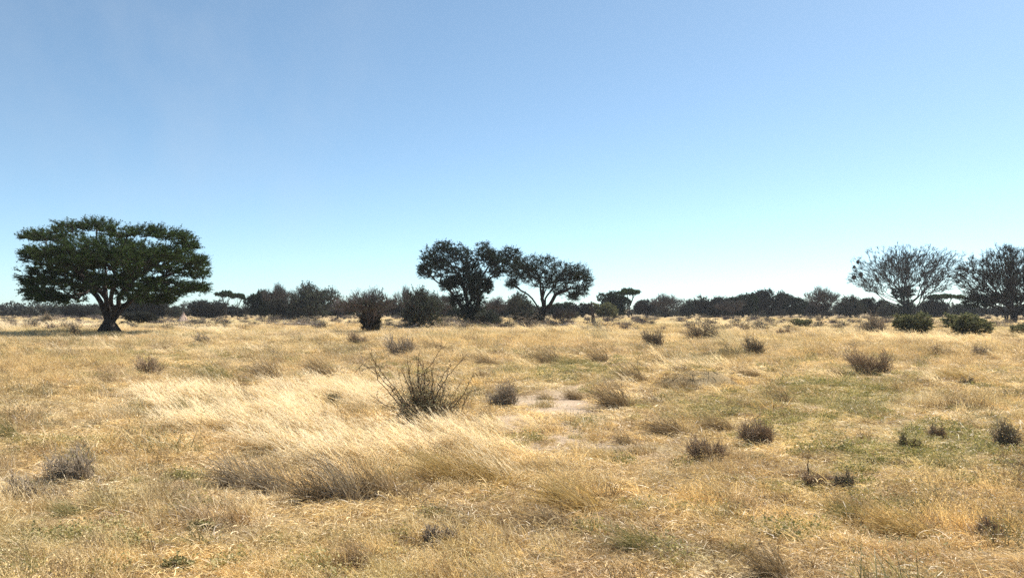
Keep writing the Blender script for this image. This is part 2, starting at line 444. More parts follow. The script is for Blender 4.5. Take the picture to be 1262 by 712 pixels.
def zone(x, y, Z):
    x = np.asarray(x, float); y = np.asarray(y, float)
    wx = x + (field(x, y, 31, 0.9) - .5) * 0.9 + (field(x, y, 33, 0.3) - .5) * 0.35
    wy = y + (field(x, y, 32, 0.9) - .5) * 1.2 + (field(x, y, 34, 0.3) - .5) * 0.4
    yy = np.maximum(wy, 2.0)
    u = 631 + F * wx / yy; v = HZ + F * EYE / yy
    s = np.zeros_like(u)
    for (a, b, c, d, k) in Z:
        s = np.maximum(s, k * np.exp(-(((u - a) / c) ** 2 + ((v - b) / d) ** 2) ** 1.3))
    return np.where(wy > 2.5, s, 0.2)

# ------------------------------------------------------------------ ground
def ground():
    a = np.concatenate([np.radians(np.linspace(-52, 52, 420)), np.radians(np.linspace(52, 308, 74))[1:-1]])
    rr = [0.25]
    while rr[-1] < 6000: rr.append(rr[-1] * (1.011 if 2.5 < rr[-1] < 40 else 1.025))
    rr = np.array(rr)
    A, RR = np.meshgrid(a, rr)
    X = RR * np.sin(A); Y = RR * np.cos(A)
    Z = gh(X, Y) * np.clip(1 - (RR - 300) / 600, 0, 1)
    fine = (fbm(X, Y, 71, 0.7) - 0.5) * 0.05
    Z = Z + fine * np.clip((60 - RR) / 40, 0, 1)
    V = np.stack([X.ravel(), Y.ravel(), Z.ravel()], 1)
    V = np.concatenate([V, [[0, 0, 0]]])
    na, nr = len(a), len(rr)
    i, j = np.meshgrid(np.arange(nr - 1), np.arange(na), indexing='ij')
    j2 = (j + 1) % na
    Q = np.stack([i * na + j, (i + 1) * na + j, (i + 1) * na + j2, i * na + j2], -1).reshape(-1, 4)
    jj = np.arange(na)
    T = np.stack([np.full(na, nr * na), jj, (jj + 1) % na], 1)
    vx, vy = V[:, 0], V[:, 1]
    m, nt, N, L = new_mat('dry_soil')
    out = N.new('ShaderNodeOutputMaterial'); p = N.new('ShaderNodeBsdfPrincipled')
    p.inputs['Roughness'].default_value = 1; p.inputs['Specular IOR Level'].default_value = 0.05
    geo = N.new('ShaderNodeNewGeometry')
    def noise(scale, det=4, rough=0.6):
        n = N.new('ShaderNodeTexNoise'); n.inputs['Scale'].default_value = scale; n.inputs['Detail'].default_value = det
        n.inputs['Roughness'].default_value = rough; L.new(geo.outputs['Position'], n.inputs['Vector']); return n.outputs['Fac']
    def cmix(f, a, b):
        x = N.new('ShaderNodeMix'); x.data_type = 'RGBA'
        for s, v in (('A', a), ('B', b)):
            if isinstance(v, tuple): x.inputs[s].default_value = (*v, 1)
            else: L.new(v, x.inputs[s])
        L.new(f, x.inputs['Factor']); return x.outputs['Result']
    def rng_(f, a, b, c=0, d=1):
        x = N.new('ShaderNodeMapRange'); x.inputs['From Min'].default_value = a; x.inputs['From Max'].default_value = b
        x.inputs['To Min'].default_value = c; x.inputs['To Max'].default_value = d; L.new(f, x.inputs['Value']); return x.outputs[0]
    soil = cmix(rng_(noise(1.1), .35, .65), (0.37, 0.275, 0.19), (0.48, 0.37, 0.26))
    litter = cmix(rng_(noise(28, 6, .75), .38, .62), (0.15, 0.105, 0.06), (0.46, 0.36, 0.21))
    litter = cmix(rng_(noise(0.35), .4, .65), litter, cmix(rng_(noise(40, 5, .7), .4, .6), (0.20, 0.14, 0.07), (0.48, 0.34, 0.17)))
    at = N.new('ShaderNodeAttribute'); at.attribute_name = 'bare'
    ad = N.new('ShaderNodeMath'); ad.operation = 'ADD'; L.new(at.outputs['Fac'], ad.inputs[0])
    L.new(rng_(noise(14, 6, .75), .35, .65, -.38, .30), ad.inputs[1])
    col = cmix(rng_(ad.outputs[0], .3, .6), litter, soil)
    L.new(col, p.inputs['Base Color'])
    b = N.new('ShaderNodeBump'); b.inputs['Strength'].default_value = 0.7; b.inputs['Distance'].default_value = 0.03
    L.new(noise(35, 8, .7), b.inputs['Height']); L.new(b.outputs[0], p.inputs['Normal'])
    L.new(p.outputs[0], out.inputs['Surface'])
    bare = zone(vx, vy, BARE)
    me = mesh_np('ground', V, [Q, T], m, smooth=True, attrs={'bare': bare})
    o = link('ground', me); tag(o, 'dry savanna ground with straw litter and bare pinkish soil', 'ground', kind='structure')
ground()

# ------------------------------------------------------------------ grass (stuff)
def tuft_objs(cname, makers):
    col = bpy.data.collections.new(cname)          # never linked to the scene: a library of tufts only
    for i, (acc, mats) in enumerate(makers):
        o = bpy.data.objects.new('%s_%02d' % (cname, i), acc.mesh(cname, mats)); col.objects.link(o)
    return col

LEFT = math.pi    # the wind blows to the left and a little towards the camera
WIND = math.radians(190)

def tuft_litter(rng, sc_=1.0, n=105):
    a = Acc()
    V, Q, _ = blades(int(n * .7), rng, .30 * sc_, (.06 * sc_, .20 * sc_), (.005 * sc_, .010 * sc_), (2, 42), bend=1.6, S=4, z0=0.012, curl=1.5); a.add(V, Q)
    V, Q, _ = blades(int(n * .25), rng, .24 * sc_, (.06 * sc_, .16 * sc_), (.0035 * sc_, .007 * sc_), (25, 80), bend=1.0); a.add(V, Q)
    return a, [M['straw']]
def tuft_straw(rng, sc_=1.0, n=70):
    a = Acc()
    V, Q, _ = blades(n, rng, .11 * sc_, (.08 * sc_, .24 * sc_), (.005 * sc_, .009 * sc_), (30, 85), az=WIND, azs=1.1, bend=1.1, S=4); a.add(V, Q)
    V, Q, _ = blades(n // 2, rng, .22 * sc_, (.08 * sc_, .2 * sc_), (.003 * sc_, .005 * sc_), (0, 50), bend=.8); a.add(V, Q)
    return a, [M['straw']]
def tuft_gold(rng, sc_=1.0, n=85):
    a = Acc()
    V, Q, _ = blades(n, rng, .15 * sc_, (.08 * sc_, .24 * sc_), (.0045 * sc_, .008 * sc_), (40, 88), az=WIND, azs=1.6, bend=.9, S=4); a.add(V, Q)
    # little seed flecks
    V, Q, pts = blades(n // 3, rng, .2 * sc_, (.16 * sc_, .34 * sc_), (.002 * sc_, .0035 * sc_), (60, 90), az=WIND, azs=1.2, bend=.8, S=4); a.add(V, Q)
    tips = pts[:, -1]; P = np.repeat(tips, 7, 0) + rng.normal(0, .02 * sc_, (len(tips) * 7, 3)); V, Q = leaves(P, .012 * sc_, rng); a.add(V, Q)
    return a, [M['straw']]
def tuft_plume(rng, sc_=1.0, n=46):
    a = Acc()
    V, Q, pts = blades(n, rng, .17 * sc_, (.30 * sc_, .62 * sc_), (.003 * sc_, .005 * sc_), (26, 62), az=WIND, azs=.36, bend=.6, S=5, curl=.12); a.add(V, Q)
    # feathery awns along the outer part of every stalk
    k = 13
    i = np.repeat(np.arange(n), k); t = rng.uniform(0.45, 1.0, n * k) * 5
    s = np.minimum(t.astype(int), 4); f = (t - s)[:, None]
    P = pts[i, s] * (1 - f) + pts[i, s + 1] * f; D = nrm(pts[i, s + 1] - pts[i, s])
    D = nrm(D + rng.normal(0, .13, D.shape)); ln = rng.uniform(.04, .09, len(P)) * sc_
    A_, B_ = frames(D); w = .0021 * sc_
    E = P + D * ln[:, None]
    V = np.stack([P - A_ * w, P + A_ * w, E + A_ * w * .4, E - A_ * w * .4], 1).reshape(-1, 3)
    a.add(V, np.arange(len(V)).reshape(-1, 4), m=1)
    V, Q, _ = blades(n // 2, rng, .2 * sc_, (.1 * sc_, .26 * sc_), (.004 * sc_, .006 * sc_), (10, 60), az=WIND, azs=.5, bend=.8); a.add(V, Q)
    return a, [M['straw'], M['plume']]
def tuft_forb(rng, sc_=1.0, n=70):
    a = Acc()
    V, Q, pts = blades(n // 3, rng, .14 * sc_, (.05 * sc_, .14 * sc_), (.002 * sc_, .004 * sc_), (10, 80), bend=.6, S=2); a.add(V, Q)
    P = np.repeat(pts.reshape(-1, 3), 5, 0); P = P + rng.normal(0, .022 * sc_, P.shape); P[:, 2] = np.abs(P[:, 2]) + .004
    V, Q = leaves(P, .020 * sc_, rng, .6, 1.8); a.add(V, Q)
    return a, [M['forb']]
def tuft_far(rng, h=(.2, .5), n=150, rad=.8):
    a = Acc()
    V, Q, pts = blades(n, rng, rad, h, (.010, .02), (40, 88), az=WIND, azs=1.0, bend=.9, S=3); a.add(V, Q)
    V, Q, pts = blades(n // 2, rng, rad, (.1, .3), (.012, .022), (5, 60), bend=.6, S=2); a.add(V, Q)
    return a, [M['straw']]

rg = np.random.default_rng(11)
LIB_near = tuft_objs('tuft_mixed', [tuft_litter(rg) for _ in range(4)] + [tuft_straw(rg) for _ in range(4)] + [tuft_gold(rg) for _ in range(4)])
LIB_plume = tuft_objs('tuft_feather', [tuft_plume(rg) for _ in range(4)])
LIB_forb = tuft_objs('tuft_forb', [tuft_forb(rg) for _ in range(4)])
LIB_far = tuft_objs('tuft_far', [tuft_far(rg) for _ in range(3)] + [tuft_far(rg, (.3, .6), 110, .5) for _ in range(3)])

def scatter(name, label, pts, idx, rot, scl, tint, lib):
    me = bpy.data.meshes.new(name); me.vertices.add(len(pts)); me.vertices.foreach_set('co', np.asarray(pts, np.float32).ravel())
    def attr(k, t, f, v):
        at = me.attributes.new(k, t, 'POINT'); at.data.foreach_set(f, np.asarray(v).ravel())
    attr('pick', 'INT', 'value', idx.astype(np.int32)); attr('rot', 'FLOAT_VECTOR', 'vector', rot.astype(np.float32))
    attr('scl', 'FLOAT_VECTOR', 'vector', scl.astype(np.float32)); attr('tint', 'FLOAT_VECTOR', 'vector', tint.astype(np.float32))
    o = link(name, me); tag(o, label, 'grass', kind='stuff')
    g = bpy.data.node_groups.new(name, 'GeometryNodeTree')
    g.interface.new_socket('Geometry', in_out='INPUT', socket_type='NodeSocketGeometry')
    g.interface.new_socket('Geometry', in_out='OUTPUT', socket_type='NodeSocketGeometry')
    n = g.nodes; l = g.links
    gi = n.new('NodeGroupInput'); go = n.new('NodeGroupOutput')
    iop = n.new('GeometryNodeInstanceOnPoints'); ci = n.new('GeometryNodeCollectionInfo')
    ci.inputs['Collection'].default_value = lib; ci.inputs['Separate Children'].default_value = True; ci.inputs['Reset Children'].default_value = True
    m2p = n.new('GeometryNodeMeshToPoints')
    l.new(gi.outputs[0], m2p.inputs['Mesh']); l.new(m2p.outputs[0], iop.inputs['Points'])
    l.new(ci.outputs[0], iop.inputs['Instance']); iop.inputs['Pick Instance'].default_value = True
    def na(k, t):
        a = n.new('GeometryNodeInputNamedAttribute'); a.data_type = t; a.inputs['Name'].default_value = k; return a.outputs[0]
    l.new(na('pick', 'INT'), iop.inputs['Instance Index'])
    e2r = n.new('FunctionNodeEulerToRotation'); l.new(na('rot', 'FLOAT_VECTOR'), e2r.inputs[0]); l.new(e2r.outputs[0], iop.inputs['Rotation'])
    l.new(na('scl', 'FLOAT_VECTOR'), iop.inputs['Scale'])
    l.new(iop.outputs[0], go.inputs[0])
    md = o.modifiers.new('scatter', 'NODES'); md.node_group = g
    return o

PALE = np.array([.88, .78, .59]); STRAW = np.array([.77, .64, .40]); GOLDC = np.array([.71, .555, .30]); BROWN = np.array([.40, .30, .195])
GREENC = np.array([.44, .42, .24]); GREY = np.array([.50, .43, .34]); PINK = np.array([.66, .51, .34]); CREAM = np.array([.88, .775, .57])

def wedge(rng, d0, d1, dens, half=0.72, pad=1.2):
    """random points on the ground between two distances, over the width that can be seen (and some more)"""
    A = (2 * half) * (d1 ** 2 - d0 ** 2) / 2 + 2 * pad * (d1 - d0)
    n = int(A * dens)
    y = np.sqrt(rng.uniform(d0 ** 2, d1 ** 2, n))
    x = rng.uniform(-1, 1, n) * (half * y + pad)
    return x, y

def ground_z(x, y):
    d = np.sqrt(x * x + y * y)
    return gh(x, y) + (fbm(x, y, 71, 0.7) - 0.5) * 0.05 * np.clip((60 - d) / 40, 0, 1)

def mixc(a, b, t): return a * (1 - t[:, None]) + b * t[:, None]

def base_tint(rng, x, y):
    n = len(x)
    t = np.tile(STRAW, (n, 1))
    f1 = fbm(x, y, 41, 2.2 + 0 * x.mean()); f2 = fbm(x, y, 51, 6.0); f3 = fbm(x, y, 61, 0.8)
    t = mixc(t, np.tile(PALE, (n, 1)), np.clip((f1 - .47) * 4.0, 0, .85))
    t = mixc(t, np.tile(BROWN, (n, 1)), np.clip((f3 - .56) * 4, 0, .75))
    t = mixc(t, np.tile(PINK, (n, 1)), np.clip((f2 - .55) * 3, 0, .45))
    t = mixc(t, np.tile(GOLDC, (n, 1)), np.clip((.46 - f2) * 3.5, 0, .6))
    t = mixc(t, np.tile(GREENC, (n, 1)), np.clip((fbm(x, y, 81, 1.6) - .6) * 4, 0, .55))
    t = mixc(t, np.tile(GREENC * 1.1, (n, 1)), zone(x, y, GREEN) * .6)
    t = mixc(t, np.tile(GOLDC, (n, 1)), zone(x, y, GOLD) * .8)
    t = mixc(t, np.tile(BROWN, (n, 1)), zone(x, y, DARK) * .6)
    t = mixc(t, np.tile(CREAM, (n, 1)), zone(x, y, PLUME) * .6)
    r = rng.random(n)
    t = np.where((r < .07)[:, None], BROWN, t); t = np.where(((r > .07) & (r < .10))[:, None], GREY, t)
    lum = .62 + .80 * fbm(x, y, 141, .6)
    return t * rng.uniform(.82, 1.18, (n, 1)) * lum[:, None]

EXCL = [(4.4, 18.45, .55, .14)]          # (x, y, radius) of the shrubs and tussocks that stand in the grass
def outside(x, y, f=1.0):
    ok = np.ones(len(x), bool)
    for (a, b, ra, rb) in EXCL:
        ok &= ((x - a) / (ra * f)) ** 2 + ((y - b) / (rb * f)) ** 2 > 1
    return ok

def build_grass():
    rng = np.random.default_rng(5)
    X, Y, I, Rz, Sc, T = [], [], [], [], [], []
    for (d0, d1, dens, s) in ((2.6, 6, 90, .74), (6, 10, 58, .9), (10, 16, 32, 1.1), (16, 30, 16, 1.45), (30, 48, 8, 1.9)):
        x, y = wedge(rng, d0, d1, dens)
        bare = zone(x, y, BARE); gold = zone(x, y, GOLD); gr = zone(x, y, GREEN); pl = zone(x, y, PLUME)
        keep = (rng.random(len(x)) > bare * .82 + np.clip((fbm(x, y, 121, .8) - .55) * 4, 0, .75)) & outside(x, y, .8)
        x, y, gold, gr, pl = [q[keep] for q in (x, y, gold, gr, pl)]
        f = fbm(x, y, 91, 1.3); n = len(x); r = rng.random(n)
        kind = np.zeros(n, int)
        f = fbm(x, y, 91, .75); pst = np.clip((f - .53) * 5 + .3 * pl, .03, .8) * (1 - .5 * gr)
        kind[r < pst] = 1
        r2 = rng.random(n); dk = rng.random(n) < .035; kind[dk] = 1
        kind[r2 < gold * .7 * np.clip(.2 + (fbm(x, y, 95, .8) - .4) * 4, 0, 1) + np.clip((fbm(x, y, 95, 1.6) - .58) * 4, 0, .5)] = 2
        ht = np.where(kind == 0, .8, .22 + 2.1 * fbm(x, y, 97, .8) ** 1.9) * np.where(kind > 0, 1 - .45 * gr, 1)
        sx = s * rng.uniform(.75, 1.25, n)
        X.append(x); Y.append(y); I.append(kind * 4 + rng.integers(0, 4, n))
        Rz.append(np.where(kind == 0, rng.uniform(0, 6.28, n), rng.normal(0, .5, n)))
        Sc.append(np.stack([sx, sx, sx ** .4 * ht * rng.uniform(.8, 1.2, n)], 1)); bt = base_tint(rng, x, y); bt[dk] = BROWN * .55; T.append(bt)
    # rougher clumps standing over the mat
    for (d0, d1, dens, s) in ((4, 9, 2.4, 1.2), (9, 20, 2.2, 1.6), (20, 40, 1.3, 2.2), (40, 80, .5, 3.0)):
        x, y = wedge(rng, d0, d1, dens)
        k = (rng.random(len(x)) < np.clip((fbm(x, y, 151, 3.0) - .3) * 2.5, .1, 1) * (1 - zone(x, y, BARE)) * (1 - .7 * zone(x, y, PLUME))) & outside(x, y, 1.1)
        x, y = x[k], y[k]; n = len(x); X.append(x); Y.append(y); I.append(rng.integers(4, 12, n)); Rz.append(rng.normal(0, .5, n))
        sx = s * rng.uniform(.6, 1.4, n); Sc.append(np.stack([sx, sx, sx ** .5 * rng.uniform(.7, 1.35, n)], 1))
        q = rng.random(n); c = mixc(np.tile(BROWN * .75, (n, 1)), np.tile(GOLDC, (n, 1)), q); c = np.where((rng.random(n) < .25)[:, None], GREENC * .7, c); T.append(c * rng.uniform(.6, 1.1, (n, 1)))
    X = np.concatenate(X); Y = np.concatenate(Y); n = len(X)
    P = np.stack([X, Y, ground_z(X, Y)], 1); Rz = np.concatenate(Rz)
    rot = np.stack([rng.normal(0, .12, n), rng.normal(0, .12, n), Rz], 1)
    scatter('dry_grass', 'matted dry straw coloured grass covering the near and middle ground', P, np.concatenate(I), rot, np.concatenate(Sc), np.concatenate(T), LIB_near)
    print('near tufts', n)
    # feather grass
    X, Y, Sc = [], [], []
    for (d0, d1, dens, s) in ((3, 12, 34, 1.0), (12, 22, 20, 1.15), (22, 45, 8, 1.6), (45, 110, 1.6, 2.2)):
        x, y = wedge(rng, d0, d1, dens)
        z = zone(x, y, PLUME); k = (rng.random(len(x)) < np.clip(z * 1.2 - .28 + (fbm(x, y, 131, 1.2) - .5) * 1.4 * (z > .15), 0, 1) + .006 * (y > 16)) & outside(x, y, .75)
        x, y = x[k], y[k]; X.append(x); Y.append(y); sx = s * rng.uniform(.7, 1.15, len(x)); Sc.append(np.stack([sx, sx, sx ** .5 * rng.uniform(.6, 1.0, len(x))], 1))
    X = np.concatenate(X); Y = np.concatenate(Y); n = len(X)
    P = np.stack([X, Y, ground_z(X, Y)], 1); rot = np.stack([rng.normal(0, .1, n), rng.normal(0, .1, n), rng.normal(0, .22, n)], 1)
    tint = mixc(np.tile(CREAM, (n, 1)), np.tile(STRAW, (n, 1)), rng.uniform(0, .45, n)) * rng.uniform(.85, 1.1, (n, 1))
    scatter('feather_grass', 'pale feathery seed grass blown to the left by the wind', P, rng.integers(0, 4, n), rot, np.concatenate(Sc), tint, LIB_plume)
    print('plumes', n)
    # low green cover
    X, Y, Sc = [], [], []
    for (d0, d1, dens, s) in ((2.8, 9, 34, 1.0), (9, 18, 26, 1.2), (18, 34, 12, 1.6)):
        x, y = wedge(rng, d0, d1, dens)
        z = zone(x, y, GREEN) * .5 + np.clip((fbm(x, y, 85, 1.0) - .60) * 2.5, 0, .35); k = (rng.random(len(x)) < z) & outside(x, y, .9)
        x, y = x[k], y[k]; X.append(x); Y.append(y); sx = s * rng.uniform(.6, 1.2, len(x)); Sc.append(np.stack([sx, sx, sx], 1))
    X = np.concatenate(X); Y = np.concatenate(Y); n = len(X)
    P = np.stack([X, Y, ground_z(X, Y)], 1); rot = np.stack([rng.normal(0, .1, n), rng.normal(0, .1, n), rng.uniform(0, 6.28, n)], 1)
    tint = mixc(np.tile([.27, .255, .14], (n, 1)), np.tile([.56, .485, .30], (n, 1)), rng.random(n))
    scatter('green_ground_cover', 'low grey green leafy cover among the dry grass', P, rng.integers(0, 4, n), rot, np.concatenate(Sc), tint, LIB_forb)
    print('forbs', n)
    # far grass
    X, Y, Sc, I = [], [], [], []
    for (d0, d1, dens, s) in ((44, 90, 1.5, 1.0), (90, 165, .55, 1.3)):
        x, y = wedge(rng, d0, d1, dens, .68, 3); k = outside(x, y, .8); x, y = x[k], y[k]; X.append(x); Y.append(y); sx = s * rng.uniform(.8, 1.25, len(x))
        Sc.append(np.stack([sx, sx, sx ** .3 * (.25 + .8 * fbm(x, y, 97, 4)) * np.where(y > 90, .5, 1)], 1)); I.append(rng.integers(0, 6, len(x)))
    X = np.concatenate(X); Y = np.concatenate(Y); n = len(X)
    P = np.stack([X, Y, ground_z(X, Y)], 1); rot = np.stack([np.zeros(n), np.zeros(n), rng.normal(0, .6, n)], 1)
    far = np.tile(PALE, (n, 1)); f = fbm(X, Y, 43, 14.0)
    far = mixc(far, np.tile(GOLDC * 1.1, (n, 1)), np.clip((f - .45) * 3, 0, .7)); far = mixc(far, np.tile(GREENC * 1.3, (n, 1)), np.clip((fbm(X, Y, 47, 9.) - .5) * 3, 0, .6))
    far = mixc(far, base_tint(rng, X, Y), np.clip((110 - Y) / 60, 0, 1) * .7)
    scatter('distant_grass', 'pale dry grass stretching away to the tree line', P, np.concatenate(I), rot, np.concatenate(Sc), far * rng.uniform(.85, 1.15, (n, 1)), LIB_far)
    print('far', n)

# ------------------------------------------------------------------ the large trees
def pads(rng, n, cen, R, zc, h_top, h_bot, pr, pz, per, yk=0.85, low_edge=0.0, rmin=0.0):
    """flat foliage pads filling a dome; returns target points"""
    out = []
    for i in range(n):
        r = math.sqrt(rng.uniform(rmin, 1)); t = rng.uniform(0, 2 * math.pi)
        x = cen[0] + R * r * math.cos(t); y = cen[1] + R * yk * r * math.sin(t)
        top = zc + h_top * math.sqrt(max(1 - r * r, 0)) - low_edge * r * r
        bot = zc - h_bot * (0.25 + 0.75 * r ** 1.5)
        z = top - (top - bot) * rng.uniform(0, 1) ** 1.6
        s = rng.uniform(.6, 1.3)
        out.append(ell(rng, per, (x, y, z), (pr * s, pr * s, pz * s)))
    return np.concatenate(out)

def big_umbrella():
    rng = np.random.default_rng(21)
    lo = Local(135, 412)
    k = lo.k
    T = []
    # layered pads traced after the outline: (column, row, half width, half height)
    outline = [(46,292,20,5),(62,288,24,8),(88,281,26,6),(118,278,26,6),(150,283,24,6),(184,284,26,6),(212,290,20,6),(226,302,14,8),
               (44,314,16,6),(60,308,26,8),(95,300,28,9),(135,300,30,9),(175,305,28,9),(215,312,22,9),(240,322,16,8),
               (42,345,16,6),(58,332,26,8),(92,322,28,9),(130,325,20,7),(185,325,28,9),(225,332,24,8),(250,338,12,7),
               (50,357,18,6),(75,347,22,7),(105,340,16,6),(200,345,24,7),(235,352,20,6),(180,352,18,6),(215,357,20,5),(244,356,12,4),
               (54,364,14,4),(85,364,20,6),(160,335,18,8),(108,352,18,7),(72,364,14,4),(165,362,22,7),(195,366,20,6),(128,345,16,8),(150,350,16,8),(100,330,26,9),(165,318,28,9),(150,315,24,10),(110,312,24,8),(75,318,24,8)]
    for (cx, cy, rx, ry) in outline:
        c = lo.p(cx, cy)
        rr = abs(c[0]) / 6.6
        ymax = 5.6 * math.sqrt(max(1 - min(rr, 1) ** 2, 0.02))
        m = 2 if ymax > 2 else 1
        for q in range(m):
            dy = rng.uniform(-ymax, ymax) if m > 1 else rng.uniform(-.6, .6)
            dz = -0.55 * (abs(dy) / 5.6) ** 2 * 1.8
            c = lo.p(cx, cy, dy); T.append(ell(rng, 34, (c[0], dy, c[2] + dz * .4), (rx * k, rx * k, ry * k * .95)))
    T.append(pads(rng, 44, (0.2, 0, 0), 5.4, 4.4, 2.3, 1.6, 1.1, .45, 22, .9))
    T = np.concatenate(T); T = T[T[:, 2] > 1.6]; u_ = 631 + F * (lo.x + T[:, 0]) / (lo.d + T[:, 1]); T = T[(u_ > 26) & (u_ < 253)]
    P = lo.p
    stems = [[P(134, 395), P(133, 378), P(118, 356, -.3), P(98, 338, -.9), P(75, 322, -1.2)],
             [P(136, 395, .05), P(131, 376, .2), P(128, 350, .8), P(122, 320, 1.2), P(118, 296, 1.4)],
             [P(138, 395, .05), P(146, 376, -.2), P(158, 352, -.6), P(180, 332, -1.4), P(205, 318, -1.8)],
             [P(139, 396, .05), P(150, 380, .5), P(172, 358, 1.4), P(200, 344, 2.2), P(222, 334, 2.6)],
             [P(135, 395, .1), P(137, 374, -.4), P(142, 345, -1.8), P(146, 318, -2.6)],
             [P(132, 395, .1), P(124, 372, .6), P(106, 352, 2.0), P(84, 340, 3.0)]]
    t = make_tree('acacia_tree', stems, T, rng, rbase=.50, rt=.016, bf=.35, twig=(5, .55, .010), twig_up=.10, out=.9, tz=.28,
                  leaf=(19, .09, 2.4), leafmat='leaf_acacia', flat_twig=.5, split=.045, flat_leaf=.8, power=.36)
    lo.place(t)
    tag(t, 'largest tree, broad flat layered dark green crown on a thick short trunk at the left', 'tree')
    return t
big_umbrella()

def leafy_tree():
    rng = np.random.default_rng(22)
    lo = Local(583, 401); k = lo.k
    L_ = [(532,316,16,12),(548,306,14,8),(565,312,16,11),(524,334,9,10),(540,332,16,13),(560,332,18,16),(580,326,10,14),(596,310,14,10),(609,320,16,11),
          (628,314,14,9),(632,328,12,9),(612,334,12,8),(574,348,12,12),(590,345,11,12),(552,350,10,8),(600,352,6,9),(583,360,10,10),(545,322,22,14),(575,340,22,14),(604,322,20,9),(588,350,14,12),(560,348,12,8),(562,368,9,9)]
    T = []
    for (cx, cy, rx, ry) in L_:
        c = lo.p(cx, cy)
        for q in range(2):
            dy = rng.uniform(-1.6, 1.6)
            c = lo.p(cx, cy, dy); T.append(ell(rng, 45, (c[0], dy, c[2]), (rx * k, rx * k * 1.1, ry * k)))
    T = np.concatenate(T)
    P = lo.p
    stems = [[P(578, 385), P(574, 365), P(568, 345, -.2), P(555, 325, -.5), P(542, 314, -.5)],
             [P(586, 384, .2), P(590, 365, .3), P(592, 345, .3), P(602, 328, .5), P(622, 318, .6)],
             [P(580, 385, .3), P(580, 362, .6), P(580, 340, .8), P(566, 318, 1.0)],
             [P(576, 388, -.1), P(562, 368, .3), P(545, 350, .6), P(530, 338, .6)]]
    t = make_tree('leafy_tree', stems, T, rng, rbase=.55, rt=.016, power=.6, bf=.4, twig=(5, .5, .010), twig_up=.12, out=.45,
                  leaf=(15, .085, 1.7), leafmat='leaf_dark', flat_twig=.8, split=.045)
    lo.place(t); tag(t, 'tall dark leafy tree with lumpy crown, left one of the touching pair near the middle', 'tree')
    # dark undergrowth against its trunk
    T = np.concatenate([ell(rng, 190, P(580, 388), (15 * k, 1.2, 13 * k)), ell(rng, 130, P(588, 374, .3), (12 * k, 1., 20 * k)), ell(rng, 40, P(572, 374, .2), (6 * k, .8, 12 * k))])
    T = T[T[:, 2] > .1]
    st = [[(x_, rng.uniform(-.4, .4), .5)] for x_ in (-.7, -.3, .1, .5, .8)]
    s = make_tree('bush', st, T, rng, rbase=.06, rt=.012, bf=.5, twig=(5, .4, .010), leaf=(10, .09, 1.6), leafmat='leaf_dark', split=.03, twig_up=.3)
    lo.place(s); s.location.y -= .5; s.location.x *= (s.location.y / (s.location.y + .5))
    tag(s, 'dense black green undergrowth wrapped round the trunk of the tall lumpy tree near the middle', 'bush')
leafy_tree()

def open_tree():
    rng = np.random.default_rng(23)
    lo = Local(667, 403); k = lo.k; P = lo.p
    L_ = [(668,322,18,7),(645,326,14,8),(690,330,16,8),(712,334,14,8),(722,346,8,9),(700,345,15,8),(678,342,16,8),(655,342,12,7),(636,340,10,7),
          (632,350,8,5),(690,357,12,6),(660,334,20,10),(690,342,20,9),(706,338,18,9),(706,364,8,5),(672,350,16,6),(714,358,10,6),(650,332,12,6)]
    T = []
    for (cx, cy, rx, ry) in L_:
        c = P(cx, cy)
        for q in range(2):
            dy = rng.uniform(-1.8, 1.8); c = P(cx, cy, dy); T.append(ell(rng, 34, (c[0], dy, c[2]), (rx * k, rx * k, ry * k)))
    T = np.concatenate(T)
    stems = [[P(668, 388), P(668, 368), P(666, 350, .1), P(660, 336, .2), P(652, 326, .3)],
             [P(669, 388, .1), P(672, 368, .2), P(684, 352, .4), P(700, 340, .6), P(714, 334, .8)],
             [P(665, 386), P(656, 368, -.3), P(642, 358, -.5), P(634, 352, -.6), P(628, 345, -.6)],
             [P(668, 380, .1), P(672, 358, .8), P(680, 338, 1.1), P(672, 324, 1.2)],
             [P(671, 386), P(682, 368, -.6), P(698, 358, -1), P(712, 352, -1.2)]]
    t = make_tree('thorn_tree', stems, T, rng, rbase=.42, rt=.015, power=.5, bf=.4, twig=(5, .55, .010), twig_up=.1, out=.5,
                  leaf=(9, .075, 1.8), leafmat='leaf_dark', flat_twig=.8, split=.04)
    lo.place(t); tag(t, 'open crowned thorn tree with forking limbs, right one of the touching pair near the middle', 'tree')
open_tree()

